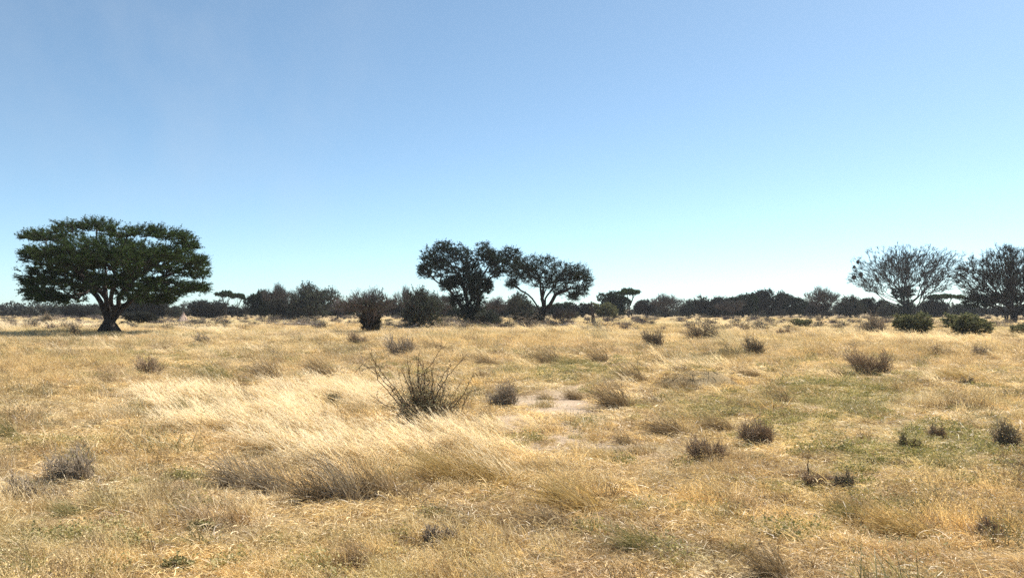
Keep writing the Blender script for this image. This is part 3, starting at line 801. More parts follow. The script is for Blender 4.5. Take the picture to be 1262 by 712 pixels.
def vase_tree(name, label, lo, stems, lobes, seed, rb=.3, leaf=(2.0, .11, 1.8), per=55, thick=2.6):
    rng = np.random.default_rng(seed)
    (ox, oy), tab = lobes; o = lo.p(ox, oy); n = 2500       # reach of the crown by angle from upright
    th = np.radians(rng.uniform(-1, 1, n * 3) * 67); ph = rng.uniform(-1.35, 1.35, n * 3); keep = rng.random(n * 3) < np.abs(np.sin(th)) * .75 + .25
    th = th[keep][:n]; ph = ph[keep][:n]; n = len(th)
    # depth turns side reach into fore and aft reach
    Rr = np.interp(np.degrees(th) * np.cos(ph), [q[0] for q in tab], [q[1] for q in tab]) * lo.k * 1.03
    Rr = Rr * (1 + .10 * np.sin(th * 9 + ph * 4) + rng.normal(0, .03, n)); q = .44 + .56 * rng.uniform(0, 1, n) ** .62
    T = o + np.stack([np.sin(th) * np.cos(ph), np.abs(np.sin(th)) * np.sin(ph) * .85, np.cos(th)], 1) * (Rr * q)[:, None]
    clump = fbm(T[:, 0] * 1.0 + 40, T[:, 2] * 1.3 + T[:, 1] * .7, 9, 2.4); T = T[((clump > .42) | (q < .55))[:len(T)]]
    t = make_tree(name, stems, T, rng, rbase=rb, rt=.026, power=.25, bf=.75, twig=(5, .80, .021), twig_up=.30, out=.6, wob=.10,
                  leaf=leaf, leafmat='leaf_dark', flat_twig=.5, split=.055, centre=lo.p(lo.bx, lo.by - 20))
    lo.place(t); tag(t, label, 'tree'); return t

lo = Local(1115, 392.5); P = lo.p
vase_tree('bare_thorn_tree', 'fan shaped nearly leafless thorn tree with round bird nests hanging at its left edge', lo,
          [[P(1117, 380), P(1113, 364), P(1098, 346, -.3), P(1078, 334, -.6), P(1060, 330, -.8)],
           [P(1118, 380), P(1116, 362), P(1108, 338, .5), P(1096, 318, .8), P(1086, 308, .9)],
           [P(1119, 380), P(1120, 360), P(1120, 336, -1), P(1122, 312, -1.6)],
           [P(1122, 382, .2), P(1130, 368, .2), P(1140, 346, .5), P(1152, 330, .9), P(1164, 318, 1.2)],
           [P(1124, 384, .3), P(1134, 368, -.3), P(1148, 350, -1), P(1166, 334, -1.4), P(1182, 318, -1.6)],
           [P(1125, 385, .2), P(1138, 370, 1), P(1158, 358, 1.6), P(1172, 350, 1.9)]],
          ((1117, 378), [(-74, 66), (-59, 80), (-40, 78), (-20, 69), (0, 67), (20, 70), (40, 84), (55, 84), (68, 68)]), 31)
# dark dense climber in its fork
rng = np.random.default_rng(32)
T = np.concatenate([ell(rng, 130, P(1110, 362), (15 * lo.k, 1.4, 7 * lo.k)), ell(rng, 90, P(1113, 376), (8 * lo.k, 1.1, 13 * lo.k))])
s = make_tree('bush', [[P(1114, 380), P(1112, 366)]], T[T[:, 2] > .3], rng, rbase=.10, rt=.015, bf=.5, twig=(5, .6, .015), leaf=(10, .16, 1.5), leafmat='leaf_dark', split=.04)
lo.place(s); s.location.y -= .8; tag(s, 'dense black climbing bush filling the fork of the fan shaped leafless tree', 'bush')

lo = Local(1248, 398); P = lo.p
vase_tree('bare_thorn_tree', 'leafless thorn tree cut by the right edge of the photo, dark mass under its crown', lo,
          [[P(1246, 388), P(1236, 374), P(1222, 358, -.2), P(1208, 344, -.5), P(1196, 334, -.6)],
           [P(1247, 388), P(1240, 370), P(1230, 345, .5), P(1218, 322, .8)],
           [P(1249, 388), P(1249, 366), P(1246, 336, -.8), P(1242, 314, -1.2)],
           [P(1251, 388), P(1260, 370), P(1270, 346, .4), P(1280, 322, .7)],
           [P(1252, 389), P(1266, 372, -.5), P(1284, 352, -1), P(1300, 332, -1.2)]],
          ((1247, 386), [(-74, 40), (-60, 64), (-45, 74), (-20, 73), (0, 73), (20, 74), (45, 76), (60, 66)]), 34, leaf=(3, .11, 1.8), thick=2.2)
rng = np.random.default_rng(35)
T = np.concatenate([ell(rng, 130, P(1216, 372, 1), (22 * lo.k, 1.6, 7 * lo.k)), ell(rng, 150, P(1250, 368, 1), (22 * lo.k, 1.6, 7 * lo.k)), ell(rng, 70, P(1285, 370, 1), (20 * lo.k, 1.6, 8 * lo.k))])
s = make_tree('spreading_bush', [[P(1247, 388, 1), P(1236, 376, 1), P(1220, 372, 1)], [P(1250, 388, 1), P(1262, 376, 1), P(1278, 370, 1)]], T, rng, rbase=.14, rt=.015, bf=.5,
              twig=(5, .55, .014), leaf=(11, .14, 1.5), leafmat='leaf_dark', split=.04)
lo.place(s); s.location.y += 1.5; tag(s, 'low wide dark bush spreading flat beneath the leafless tree at the right edge', 'bush')

# bird nests hanging in the fan shaped tree
def nest():
    rng = np.random.default_rng(40); a = Acc()
    n = 420
    d = nrm(rng.normal(size=(n, 3))); P_ = d * np.array([.30, .30, .36]) * rng.uniform(.75, 1.35, (n, 1))
    t = nrm(np.cross(d, rng.normal(size=(n, 3))) + d * .25); r = np.full(n, .016)
    V, Q = tubes(P_ - t * .16, P_ + t * .16, r, r * .6, 3); a.add(V, Q)
    # woven body
    k = 10; th = np.linspace(0, np.pi, k); ph = np.linspace(0, 2 * np.pi, 13)[:-1]
    TT, PP = np.meshgrid(th, ph, indexing='ij'); rr = 1 + .16 * np.sin(5 * PP + 3 * TT) + .12 * np.sin(3 * PP - 4 * TT)
    V = np.stack([.27 * rr * np.sin(TT) * np.cos(PP), .27 * rr * np.sin(TT) * np.sin(PP), .33 * np.cos(TT)], -1).reshape(-1, 3)
    i, j = np.meshgrid(np.arange(k - 1), np.arange(12), indexing='ij'); j2 = (j + 1) % 12
    a.add(V, np.stack([i * 12 + j, (i + 1) * 12 + j, (i + 1) * 12 + j2, i * 12 + j2], -1).reshape(-1, 4))
    # hanging twig
    V, Q = tubes(np.array([[0, 0, .3]]), np.array([[.12, 0, .75]]), np.array([.03]), np.array([.02]), 4); a.add(V, Q)
    return a.mesh('bird_nest', M['nest'])
nm = nest(); lo = Local(1115, 392.5)
for (px, py, s, lb) in ((1054, 323, 1.0, 'topmost of the dark bird nests at the left edge of the fan shaped tree'),
                        (1049.5, 329, .8, 'smallest bird nest, second from the top at the left edge of the fan tree'),
                        (1057.5, 338, 1.15, 'bird nest just right of the lowest outer one in the fan shaped tree'),
                        (1049, 342, 1.25, 'lowest and outermost dark bird nest at the left edge of the fan shaped tree'),
                        (1078, 345, 1.1, 'dark bird nest hung under the lower left boughs of the fan shaped tree'),
                        (1133, 339, 1.0, 'lone dark bird nest in the open right half of the fan shaped tree')):
    o = link('bird_nest', nm); v = lo.p(px, py); o.location = (lo.x + v[0] + .45, lo.y - .3, lo.gz + v[2]); q = ((px * 7) % 5) / 5; o.scale = (s * (.7 + .35 * q), s * .8, s * (.95 - .35 * q))
    o.rotation_euler = (.3 - .6 * q, .4 * q, px); tag(o, lb, 'nest', 'bird nests in the fan shaped tree')

# ------------------------------------------------------------------ prototypes of the farther trees (about 5 m)
def proto(kind, seed):
    rng = np.random.default_rng(seed)
    if kind == 'round':      # dark round bush to the ground, w 5.5 h 4.2
        T = np.concatenate([ell(rng, 60, (rng.uniform(-1.6, 1.6), rng.uniform(-1.4, 1.4), rng.uniform(1.4, 2.9)), (1.1, 1.1, .9)) for _ in range(9)] + [ell(rng, 160, (0, 0, 1.1), (2.1, 1.9, 1.1))]); T[:, 2] = np.maximum(T[:, 2], .25)
        return make_tree('round_bush_tree', [[(-.5, 0, 1), (-1, .2, 2)], [(.5, .2, 1.1), (.9, -.2, 2.1)], [(0, -.4, 1.2)]], T, rng, .16, .014, .5, (5, .7, .013), .35, .6,
                         (5 if seed % 2 else 8, .14, 1.5), 'leaf_grey' if seed % 2 else 'leaf_brown', 'purpletwig' if seed % 2 else 'twig', split=.04)
    if kind == 'umbrella':   # h 5 w 6, clear stem
        T = np.concatenate([ell(rng, 60, (rng.uniform(-2.3, 2.3), rng.uniform(-2, 2), rng.uniform(3.9, 4.5)), (1.0, 1.0, .28)) for _ in range(9)])
        return make_tree('flat_topped_tree', [[(.1, 0, 1.6), (-.6, .1, 2.9), (-1.6, .2, 3.8)], [(.15, 0, 1.8), (.8, .2, 3.0), (1.7, 0, 3.9)], [(.1, .1, 2.0), (.1, -.9, 3.7)]],
                         T, rng, .17, .014, .4, (4, .38, .012), .1, .8, (12, .13, 1.6), 'leaf_acacia', split=.045)
    if kind == 'twiggy':     # h 5 w 6 half bare
        T = np.concatenate([ell(rng, 50, (rng.uniform(-2, 2), rng.uniform(-1.8, 1.8), rng.uniform(2.4, 4.0)), (1.0, 1.0, .7)) for _ in range(10)])
        return make_tree('twiggy_tree', [[(-.3, 0, 1.2), (-1.2, 0, 2.4)], [(.3, .1, 1.3), (1.2, .2, 2.5)], [(0, -.2, 1.4), (.1, -.9, 2.8)], [(0, .3, 1.4), (-.2, 1.0, 2.7)]],
                         T, rng, .16, .015, .7, (4, .8, .014), .7, .7, (2.2, .11, 1.6), 'leaf_grey', 'purpletwig', flat_twig=.5, split=.045, wob=.1)
    if kind == 'wide':       # dense dome tree h 4.6, w 8
        T = np.concatenate([ell(rng, 55, (x, rng.uniform(-2, 2), 3.1 + .7 * math.cos(x / 2.4) - rng.uniform(0, 2.7)), (1.25, 1.2, .7)) for x in rng.uniform(-3.2, 3.2, 24)])
        T[:, 2] = np.maximum(T[:, 2], .5)
        return make_tree('spreading_tree', [[(-.4, 0, 1), (-1.8, .2, 2.3)], [(.4, 0, 1.1), (1.9, -.1, 2.4)], [(0, .2, 1.5), (.1, .8, 3)]], T, rng, .22, .015, .45, (4, .5, .013), .15, .6,
                         (8, .16, 1.5), 'leaf_brown' if seed % 2 else 'leaf_dark', split=.045)
    if kind == 'green':      # h 3 w 4.4 fresh green
        T = np.concatenate([ell(rng, 50, (rng.uniform(-1.2, 1.2), rng.uniform(-1.2, 1.2), rng.uniform(.9, 2.0)), (.9, .9, .8)) for _ in range(8)]); T[:, 2] = np.maximum(T[:, 2], .15)
        return make_tree('green_bush', [[(-.4, 0, .6)], [(.4, .2, .7)], [(0, -.3, .8)]], T, rng, .1, .012, .5, (4, .4, .012), .4, .5, (10, .12, 1.5), 'leaf_green', split=.03)

PR = {}
SIZE = {'round': (5.4, 4.3), 'umbrella': (6.4, 5.0), 'twiggy': (6.6, 5.4), 'wide': (8.6, 4.6), 'green': (4.2, 3.1)}
used = {}
def far_tree(kind, v, cx, top, width, base_row, label, group=None, rz=None):
    key = (kind, v)
    if key not in PR: PR[key] = proto(kind, hash_seed(kind, v)); o = PR[key]
    else: o = copy_tree(PR[key])
    d = EYE * F / (base_row - HZ); k = d / F
    h = (base_row - top) * k * random.uniform(1.0, 1.2); w = width * k * 1.12
    sw = w / SIZE[kind][0]; sh = h / SIZE[kind][1]
    x = (cx - 631) * k
    o.location = (x, d, float(gh(x, d)) * min(1, 60 / d)); o.scale = (sw, sw, sh)
    o.rotation_euler = (0, 0, rz if rz is not None else random.uniform(-.6, .6) + random.choice([0, math.pi]))
    tag(o, label, 'bush' if kind in ('green',) or 'bush' in label.split(' in ')[0] else 'tree', group); return o
def hash_seed(kind, v): return sum(map(ord, kind)) * 7 + v * 101
random.seed(4)
TL = 'trees and bushes along the far tree line'
for (kind, v, cx, top, w, br, lb) in [
    ('wide', 0, 4, 379, 44, 389.5, 'low dark dome tree at the far left edge of the tree line'),
    ('wide', 1, 40, 382, 40, 389, 'lowest dark thicket between the left edge and the largest tree'),
    ('wide', 0, 66, 378.5, 44, 390, 'low dark tree standing under the left tips of the largest tree'),
    ('round', 0, 98, 374, 40, 391, 'dark bush just left of the trunk of the largest tree'),
    ('round', 1, 118, 376, 26, 390.5, 'small round bush touching the left side of the largest trunk in view'),
    ('wide', 1, 164, 372, 44, 391.5, 'dark dome tree just right of the trunk of the largest tree'),
    ('round', 0, 186, 360, 44, 393, 'tall dark bush under the right half of the largest crown'),
    ('round', 1, 216, 376, 20, 393, 'small black bush right behind the pale termite mound'),
    ('round', 0, 255, 367.5, 40, 392.5, 'round dark bush right of the termite mound and left of the two flat topped trees'),
    ('umbrella', 0, 279, 361, 27, 391.5, 'left one of the two small flat topped trees on thin stems'),
    ('umbrella', 1, 293, 362.5, 17, 392, 'right and narrower one of the two small flat topped trees on thin stems'),
    ('wide', 0, 287, 377, 46, 391, 'low dark thicket below the two small flat topped trees'),
    ('wide', 1, 322, 362, 42, 392.5, 'dark spreading tree between the flat topped pair and the bare twiggy tree'),
    ('twiggy', 0, 346, 350, 38, 393, 'bare twiggy tree leaning on the left side of the big round purple grey bush'),
    ('round', 1, 381, 346.5, 56, 394.5, 'big round purple grey twiggy bush standing highest left of the middle'),
    ('round', 0, 352, 366, 40, 394, 'dark green low bush in front of the bare twiggy tree'),
    ('wide', 1, 420, 374, 46, 391.5, 'low dark thicket between the big round bush and the vase shaped bush'),
    ('twiggy', 1, 416, 368, 26, 393, 'small pale twiggy shrub tree left of the vase shaped bush'),
    ('wide', 0, 484, 370, 36, 392, 'dark low tree seen between the vase shaped bush and the black dense bush'),
    ('twiggy', 0, 502, 352, 30, 396, 'twiggy grey tree fringing the left side of the black dense bush'),
    ('twiggy', 1, 548, 364, 34, 395, 'grey twiggy tree seen between the black dense bush and the tall lumpy tree'),
    ('wide', 1, 555, 378, 44, 392, 'low dark thicket behind the trunk of the tall lumpy tree'),
    ('twiggy', 0, 612, 365, 34, 394, 'pale twiggy tree in the gap between the touching pair of trees'),
    ('round', 1, 640, 358, 36, 394.5, 'grey round bush seen under the lower left limb of the open crowned thorn tree'),
    ('wide', 0, 622, 376, 46, 391, 'low far thicket in the gap below the touching pair of trees'),
    ('wide', 1, 690, 375, 40, 391.5, 'low far thicket just right of the open crowned thorn tree trunk'),
    ('green', 0, 702, 381, 20, 393.5, 'small grey green bush left of the dark dead stump'),
    ('wide', 0, 718, 375.5, 30, 392, 'dark thicket behind the dead stump'),
    ('green', 1, 743, 371, 32, 394.5, 'bright green bush just right of the dead stump'),
    ('wide', 1, 757, 360, 38, 392.5, 'dark domed tree behind the bright green bush'),
    ('umbrella', 0, 775, 357, 30, 391.5, 'small flat topped tree right of the dark domed tree behind the bright green bush'),
    ('wide', 0, 797, 370, 30, 391, 'low purple brown tree, first one right of the small flat topped tree'),
    ('twiggy', 0, 820, 365, 44, 391.5, 'wide twiggy thicket tree right of the low purple brown one'),
    ('round', 1, 849, 371, 26, 391.5, 'rounded bush in the dip of the tree line right of the middle'),
    ('round', 0, 880, 363, 42, 391.8, 'dark spreading tree left of the twiggy greyish shrub tree in the tree line'),
    ('twiggy', 1, 903, 370, 34, 393.5, 'greyish twiggy shrub tree standing in front of the dark line right of the middle'),
    ('wide', 1, 915, 364, 40, 391.5, 'dark tree with level top, right behind the greyish twiggy shrub tree'),
    ('wide', 0, 947, 361, 44, 391.2, 'broad dark tree forming the highest level stretch of the tree line'),
    ('wide', 1, 974, 366, 32, 391, 'dark tree closing the right end of the high level stretch of the tree line'),
    ('twiggy', 0, 1013, 354, 44, 392.5, 'bare crowned tree rising highest between the level stretch and the nest tree'),
    ('wide', 0, 1004, 372, 40, 390.5, 'low dark thicket at the foot of the bare crowned tree'),
    ('round', 1, 1048, 363, 40, 391.5, 'dark round topped tree right of the bare crowned tree'),
    ('wide', 0, 1074, 368, 34, 391.5, 'dark tree between the round topped one and the nest tree'),
    ('round', 1, 1094, 372, 28, 392, 'dark bush directly left of the nest tree trunk'),
    ('round', 0, 1150, 368, 30, 391.5, 'round dark bush right of the nest tree trunk'),
    ('umbrella', 1, 1166, 362, 38, 391.5, 'layered flat topped dark tree between the nest tree and the right edge tree'),
    ('wide', 1, 1190, 377, 30, 390, 'small low far thicket in the gap left of the right edge tree'),
    ('wide', 0, 1228, 378, 44, 390.5, 'low far thicket behind the stems of the right edge tree'),
    ('wide', 1, 1262, 377, 44, 390.5, 'last low thicket of the far tree line at the right edge')]:
    far_tree(kind, v, cx, top, w, br, lb, TL)

far_tree('round', 0, 650, 384, 34, 404.5, 'dark dense bush at the left foot of the open crowned thorn tree')
far_tree('twiggy', 1, 694, 380, 34, 404, 'low twiggy bush at the right foot of the open crowned thorn tree')
far_tree('round', 1, 604, 382, 30, 402.5, 'small bush at the right foot of the tall lumpy tree')
far_tree('wide', 0, 172, 384, 40, 401, 'low scrubby bush in the shade right of the largest trunk')
# nearer bushes of the same make
far_tree('twiggy', 0, 455, 351, 84, 411, 'grey vase shaped thorn bush with several stems left of the black dense bush', rz=.4)
far_tree('round', 0, 457, 384, 30, 410, 'small dark bush inside the lower part of the grey vase shaped thorn bush', rz=1.4)
far_tree('round', 1, 519, 352, 52, 407, 'black dense round bush left of the tall lumpy tree', rz=.2)
far_tree('green', 0, 1132, 386, 48, 416, 'dark green rounded bush in front of the nest tree', rz=.8)
far_tree('green', 1, 1183, 385, 58, 417, 'widest dark green bush in the grass right of the nest tree', rz=2.1)
far_tree('green', 0, 1256, 396, 26, 413, 'dark green bush in the grass at the right edge', rz=2.9)
far_tree('green', 1, 987, 391, 22, 404, 'small dark green bush below the left end of the bare crowned tree', rz=.1)

def woodland():
    rng = np.random.default_rng(77); a = Acc()
    for i in range(330):
        d = rng.uniform(188, 350); x = rng.uniform(-.80, .80) * d; h = rng.uniform(1.2, 3.3) * (d / 200) ** .9; w = rng.uniform(4, 9)
        n = 320
        P_ = nrm(rng.normal(size=(n, 3))) * (rng.uniform(.25, 1, (n, 1)) ** .5) * np.array([w * .6, w * .6, h * .5]) + np.array([x, d, h * .5])
        P_[:, 2] += .5 * np.sin(P_[:, 0] * 1.1) * (P_[:, 2] / h)
        P_ = P_[P_[:, 2] > 0]
        V, Q = leaves(P_, .55, rng, .3, 1.6, .6); a.add(V, Q, m=0)
        b = np.array([[x, d, 0]]); V, Q = tubes(b, b + [[0, 0, h * .6]], np.array([.2]), np.array([.1]), 5); a.add(V, Q, m=1)
    o = link('distant_woodland', a.mesh('distant_woodland', [M['leaf_brown'], M['bark']]))
    tag(o, 'far unbroken belt of dark bushveld behind the tree line', 'woodland', kind='stuff')
woodland()

# ------------------------------------------------------------------ termite mound, stump, brush
def termite_mound():
    rng = np.random.default_rng(50); lo = Local(225, 397)
    k, m = 16, 20; a = Acc(); V = []
    for i in range(k):
        t = i / (k - 1); r = .85 * (1 - t) ** 1.25 + .05
        for j in range(m):
            an = 2 * math.pi * j / m; q = r * (1 + .16 * math.sin(3 * an + 2 * t) + .1 * math.sin(7 * an + 5 * t) + rng.normal(0, .03))
            V.append((q * math.cos(an) + .15 * t, q * math.sin(an), 1.45 * t - .05))
    V = np.array(V); i, j = np.meshgrid(np.arange(k - 1), np.arange(m), indexing='ij'); j2 = (j + 1) % m
    a.add(V, np.stack([i * m + j, i * m + j2, (i + 1) * m + j2, (i + 1) * m + j], -1).reshape(-1, 4))
    o = link('termite_mound', a.mesh('termite_mound', M['mound'], True)); lo.place(o); tag(o, 'pale pinkish conical termite mound right of the largest tree', 'termite mound')
termite_mound()

def dead_stump():
    rng = np.random.default_rng(51); lo = Local(731, 398); P = lo.p; a = Acc()
    pts = np.array([P(731, 400), P(731, 390), P(729.5, 380), P(728.5, 371)]); r = np.array([.30, .22, .17, .06])
    V, Q = tubes(pts[:-1], pts[1:], r[:-1], r[1:], 8); a.add(V, Q)
    e = np.array([P(725.5, 372.5), P(733.5, 377), P(730, 386)]); s = np.array([P(729, 381), P(730, 386), P(734, 381)])
    V, Q = tubes(s, e, np.array([.09, .07, .05]), np.array([.03, .02, .04]), 6); a.add(V, Q)
    o = link('dead_stump', a.mesh('dead_stump', M['bark'], True)); lo.place(o); tag(o, 'upright black dead tree stump left of the bright green bush', 'stump')
dead_stump()

def brush_pile(cx, base, w, h, label, seed, mat='palewood', nlog=14, nt=420):
    rng = np.random.default_rng(seed); lo = Local(cx, base); k = lo.k; W_ = w * k; H_ = h * k
    root = empty('brushwood_pile', (lo.x, lo.y, lo.gz))
    for q in range(nlog):
        a = Acc(); c = np.array([rng.normal(0, W_ * .25), rng.normal(0, .5), rng.uniform(.05, H_ * .55)]); L_ = rng.uniform(.8, 2.0)
        d = nrm(rng.normal(size=3) * [1, .6, .16]); r = rng.uniform(.03, .08); t = np.linspace(-.5, .5, 5)[:, None]
        pts = c + d * L_ * t; pts[1:-1] += rng.normal(0, .03, (3, 3)); rr = r * np.array([1, .9, .75, .6, .4])
        V, Q = tubes(pts[:-1], pts[1:], rr[:-1], rr[1:], 6); a.add(V, Q)
        e = pts[2] + nrm(d + rng.normal(0, .5, 3)) * L_ * .3; V, Q = tubes(pts[2][None], e[None], np.array([r * .5]), np.array([r * .2]), 5); a.add(V, Q)
        link('log', a.mesh('log', M[mat], True), root)
    a = Acc()
    c = np.stack([rng.normal(0, W_ * .28, nt), rng.normal(0, .6, nt), np.abs(rng.normal(0, H_ * .4, nt))], 1)
    d = nrm(rng.normal(size=(nt, 3)) * [1, .7, .5]); L_ = rng.uniform(.2, .8, nt)[:, None]; r = rng.uniform(.006, .014, nt)
    V, Q = tubes(c - d * L_ * .5, c + d * L_ * .5, r, r * .5, 3); a.add(V, Q)
    tag(link('loose_twigs', a.mesh('loose_twigs', M['greytwig']), root), kind='stuff')
    EXCL.append((lo.x, lo.y, W_ * .3, .6)); tag(root, label, 'brushwood')
brush_pile(352, 402, 60, 9, 'long heap of grey dead wood below the big round purple grey bush, left part', 52)
brush_pile(378, 403, 36, 12, 'heap of pale dead branches under the big round purple grey bush, right part', 53)
brush_pile(508, 407, 44, 10, 'pale grey dead brush at the foot of the black dense round bush', 54, nt=600)
brush_pile(560, 404, 34, 9, 'grey fallen branches at the left foot of the tall lumpy tree', 55)
brush_pile(648, 405, 34, 16, 'tangle of dark dead brush left of the open crowned thorn tree trunk', 56, 'bark', nt=700)
brush_pile(692, 404, 40, 12, 'pale scrubby dead brush right of the open crowned thorn tree trunk', 57, nt=600)

# ------------------------------------------------------------------ shrubs and tussocks in the grass
def hero_bush():
    rng = np.random.default_rng(60); lo = Local(524, 522); P = lo.p; a = Acc(); b = Acc()
    LONG = [[(524,522),(521,495),(516,465),(523,460),(537,440),(551,422)],          # to the upper right
            [(526,522),(533,500),(541,480),(552,462),(566,447),(576,436)],
            [(526,521),(536,498),(540,474),(548,458),(560,449)],
            [(522,520),(518,490),(514,462),(516,443),(518,430)],
            [(522,520),(524,485),(524,462),(519,450),(516,440)],
            [(519,521),(500,495),(488,478),(474,462),(463,448),(455,432)],
            [(518,521),(494,506),(472,496),(456,484)],
            [(520,521),(500,500),(478,474),(461,456),(447,448),(437,460)],
            [(527,522),(545,505),(560,500),(572,485),(580,468),(584,462)],
            [(529,522),(550,514),(566,512),(574,492),(581,480)],
            [(521,520),(508,488),(500,466),(494,452)],
            [(520,521),(502,504),(486,490),(466,468),(462,440)],
            [(525,521),(530,490),(534,470),(533,456)],
            [(523,521),(511,484),(505,464),(502,440)]]
    dy0 = rng.uniform(-.35, .35, len(LONG))
    tips = []
    for li, pl in enumerate(LONG):
        pts = [P(x, y, dy0[li] * (i / (len(pl) - 1))) for i, (x, y) in enumerate(pl)]
        # zigzag refinement
        ref = [pts[0]]
        for p, q in zip(pts[:-1], pts[1:]):
            L_ = np.linalg.norm(q - p); n = max(2, int(L_ / .07))
            for s in range(1, n + 1):
                ref.append(p + (q - p) * s / n + (rng.normal(0, .009, 3) if s < n else 0))
        ref = np.array(ref); n = len(ref); t = np.linspace(0, 1, n)
        r = .0052 * (1 - t) ** .6 + .0026
        V, Q = tubes(ref[:-1], ref[1:], r[:-1], r[1:], 5, .3); a.add(V, Q)
        # side twigs and thorns
        for i in range(2, n - 1):
            d = nrm(ref[i + 1] - ref[i - 1])
            if rng.random() < .8:
                sd = nrm(d * .5 + rng.normal(0, .7, 3)); L_ = rng.uniform(.05, .22) * (1.2 - t[i] * .7)
                e = ref[i] + sd * L_; f = e + nrm(sd + rng.normal(0, .5, 3)) * L_ * .7
                V, Q = tubes(np.array([ref[i], e]), np.array([e, f]), np.array([.0045, .0032]), np.array([.0032, .0015]), 4, .2); a.add(V, Q)
                tips += [ref[i], e, f]
                if rng.random() < .6:
                    g = e + nrm(sd + rng.normal(0, .9, 3)) * L_ * .5
                    V, Q = tubes(e[None], g[None], np.array([.003]), np.array([.0012]), 3, .1); a.add(V, Q); tips.append(g)
            for q in range(2):
                th = nrm(rng.normal(size=3)); V, Q = tubes(ref[i][None], (ref[i] + th * .028)[None], np.array([.0018]), np.array([.0005]), 3, 0); a.add(V, Q)
    # dense core of thin stems
    for i in range(230):
        az = rng.uniform(0, 6.28); el = rng.uniform(.5, 1.5); L_ = rng.uniform(.25, .72) if i < 160 else rng.uniform(.6, 1.05)
        d = np.array([math.cos(az) * math.cos(el), math.sin(az) * math.cos(el) * .8, math.sin(el)])
        p0 = np.array([rng.normal(0, .13), rng.normal(0, .12), 0]); m = p0 + d * L_ * .5 + rng.normal(0, .02, 3); e = m + nrm(d + rng.normal(0, .3, 3)) * L_ * .5
        V, Q = tubes(np.array([p0, m]), np.array([m, e]), np.array([.006, .004]), np.array([.004, .0018]), 4, .2); a.add(V, Q)
        for q in range(5):
            s = p0 + (e - p0) * rng.uniform(.3, 1); f = s + nrm(rng.normal(size=3) + [0, 0, .3]) * rng.uniform(.05, .15)
            V, Q = tubes(s[None], f[None], np.array([.0028]), np.array([.0012]), 3, 0); a.add(V, Q); tips += [s, f]
    tips = np.array(tips)
    core = tips[(np.abs(tips[:, 0]) < .52) & (tips[:, 2] < .85)]
    PP = np.repeat(core, 2, 0); PP = PP + rng.normal(0, .03, PP.shape); PP = PP[PP[:, 2] > .05]
    V, Q = leaves(PP, .024, rng, .2, 1.8); b.add(V, Q)
    lf = tips[rng.random(len(tips)) < .25]; V, Q = leaves(np.repeat(lf, 3, 0) + rng.normal(0, .02, (len(lf) * 3, 3)), .022, rng, .2, 1.8); b.add(V, Q)
    root = empty('thorn_bush', (0, 0, 0)); link('stems', a.mesh('stems', M['herotwig']), root); link('foliage', b.mesh('foliage', M['shrub_leaf']), root)
    EXCL.append((lo.x, lo.y, .45, .4)); lo.place(root); tag(root, 'large nearest thorn bush with long bare reddish branches fanning out of the pale blown grass', 'bush')
hero_bush()

def twig_shrub(rng, W_, H_, mat, nst=90, leaf=None, lean=0.0, wood=.006):
    """uneven clump of fine dead twigs: three or four fans of different height"""
    a = Acc(); b = Acc(); P0, P1, r0, r1 = [], [], [], []
    tips = []
    nl = rng.integers(3, 5); cx = np.linspace(-.30, .30, nl) * W_ + rng.normal(0, .05 * W_, nl); hs = rng.uniform(.5, 1.0, nl); hs[rng.integers(0, nl)] = 1.05
    for i in range(nst):
        l = rng.integers(0, nl); az = rng.uniform(0, 6.28); q = rng.uniform(0, 1) ** .6; h = H_ * hs[l]
        p0 = np.array([cx[l] * .7 + rng.normal(0, W_ * .06), rng.normal(0, W_ * .07), -.02])
        e = np.array([cx[l] + math.cos(az) * W_ * .26 * q, math.sin(az) * W_ * .3 * q, h * math.sqrt(max(1 - q * q * .85, .04)) * rng.uniform(.45, 1.1)]) + [lean * H_ - .18 * H_, 0, 0]
        m = (p0 + e) * .5 + [0, 0, H_ * .06] + rng.normal(0, .07 * H_, 3); m[2] = max(m[2], .01)
        w = wood * rng.uniform(.6, 1.3)
        P0 += [p0, m]; P1 += [m, e]; r0 += [w, w * .7]; r1 += [w * .7, w * .35]
        for k in range(5):
            t = rng.uniform(.25, 1); s = p0 + (m - p0) * t * 2 if t < .5 else m + (e - m) * (t * 2 - 1)
            f = s + nrm(nrm(e - p0) * .6 + rng.normal(0, .6, 3) + [0, 0, .1]) * rng.uniform(.12, .38) * H_
            f[2] = max(f[2], .01); P0.append(s); P1.append(f); r0.append(w * .5); r1.append(w * .2); tips += [s, f]
            g = f + nrm(rng.normal(size=3)) * .13 * H_; P0.append((s + f) / 2); P1.append(g); r0.append(w * .35); r1.append(w * .2)
    V, Q = tubes(np.array(P0), np.array(P1), np.array(r0), np.array(r1), 3, .1); a.add(V, Q)
    st = a.mesh('stems', M[mat]); fo = None
    if leaf:
        tips = np.array(tips); tips = tips[rng.random(len(tips)) < .8]
        tips = np.repeat(tips, leaf[1], 0) + rng.normal(0, leaf[2], (len(tips) * leaf[1], 3)); tips[:, 2] = np.maximum(tips[:, 2], .02)
        V, Q = leaves(tips, leaf[2], rng, .2, 1.7); b.add(V, Q); fo = b.mesh('foliage', M[leaf[0]])
    return st, fo

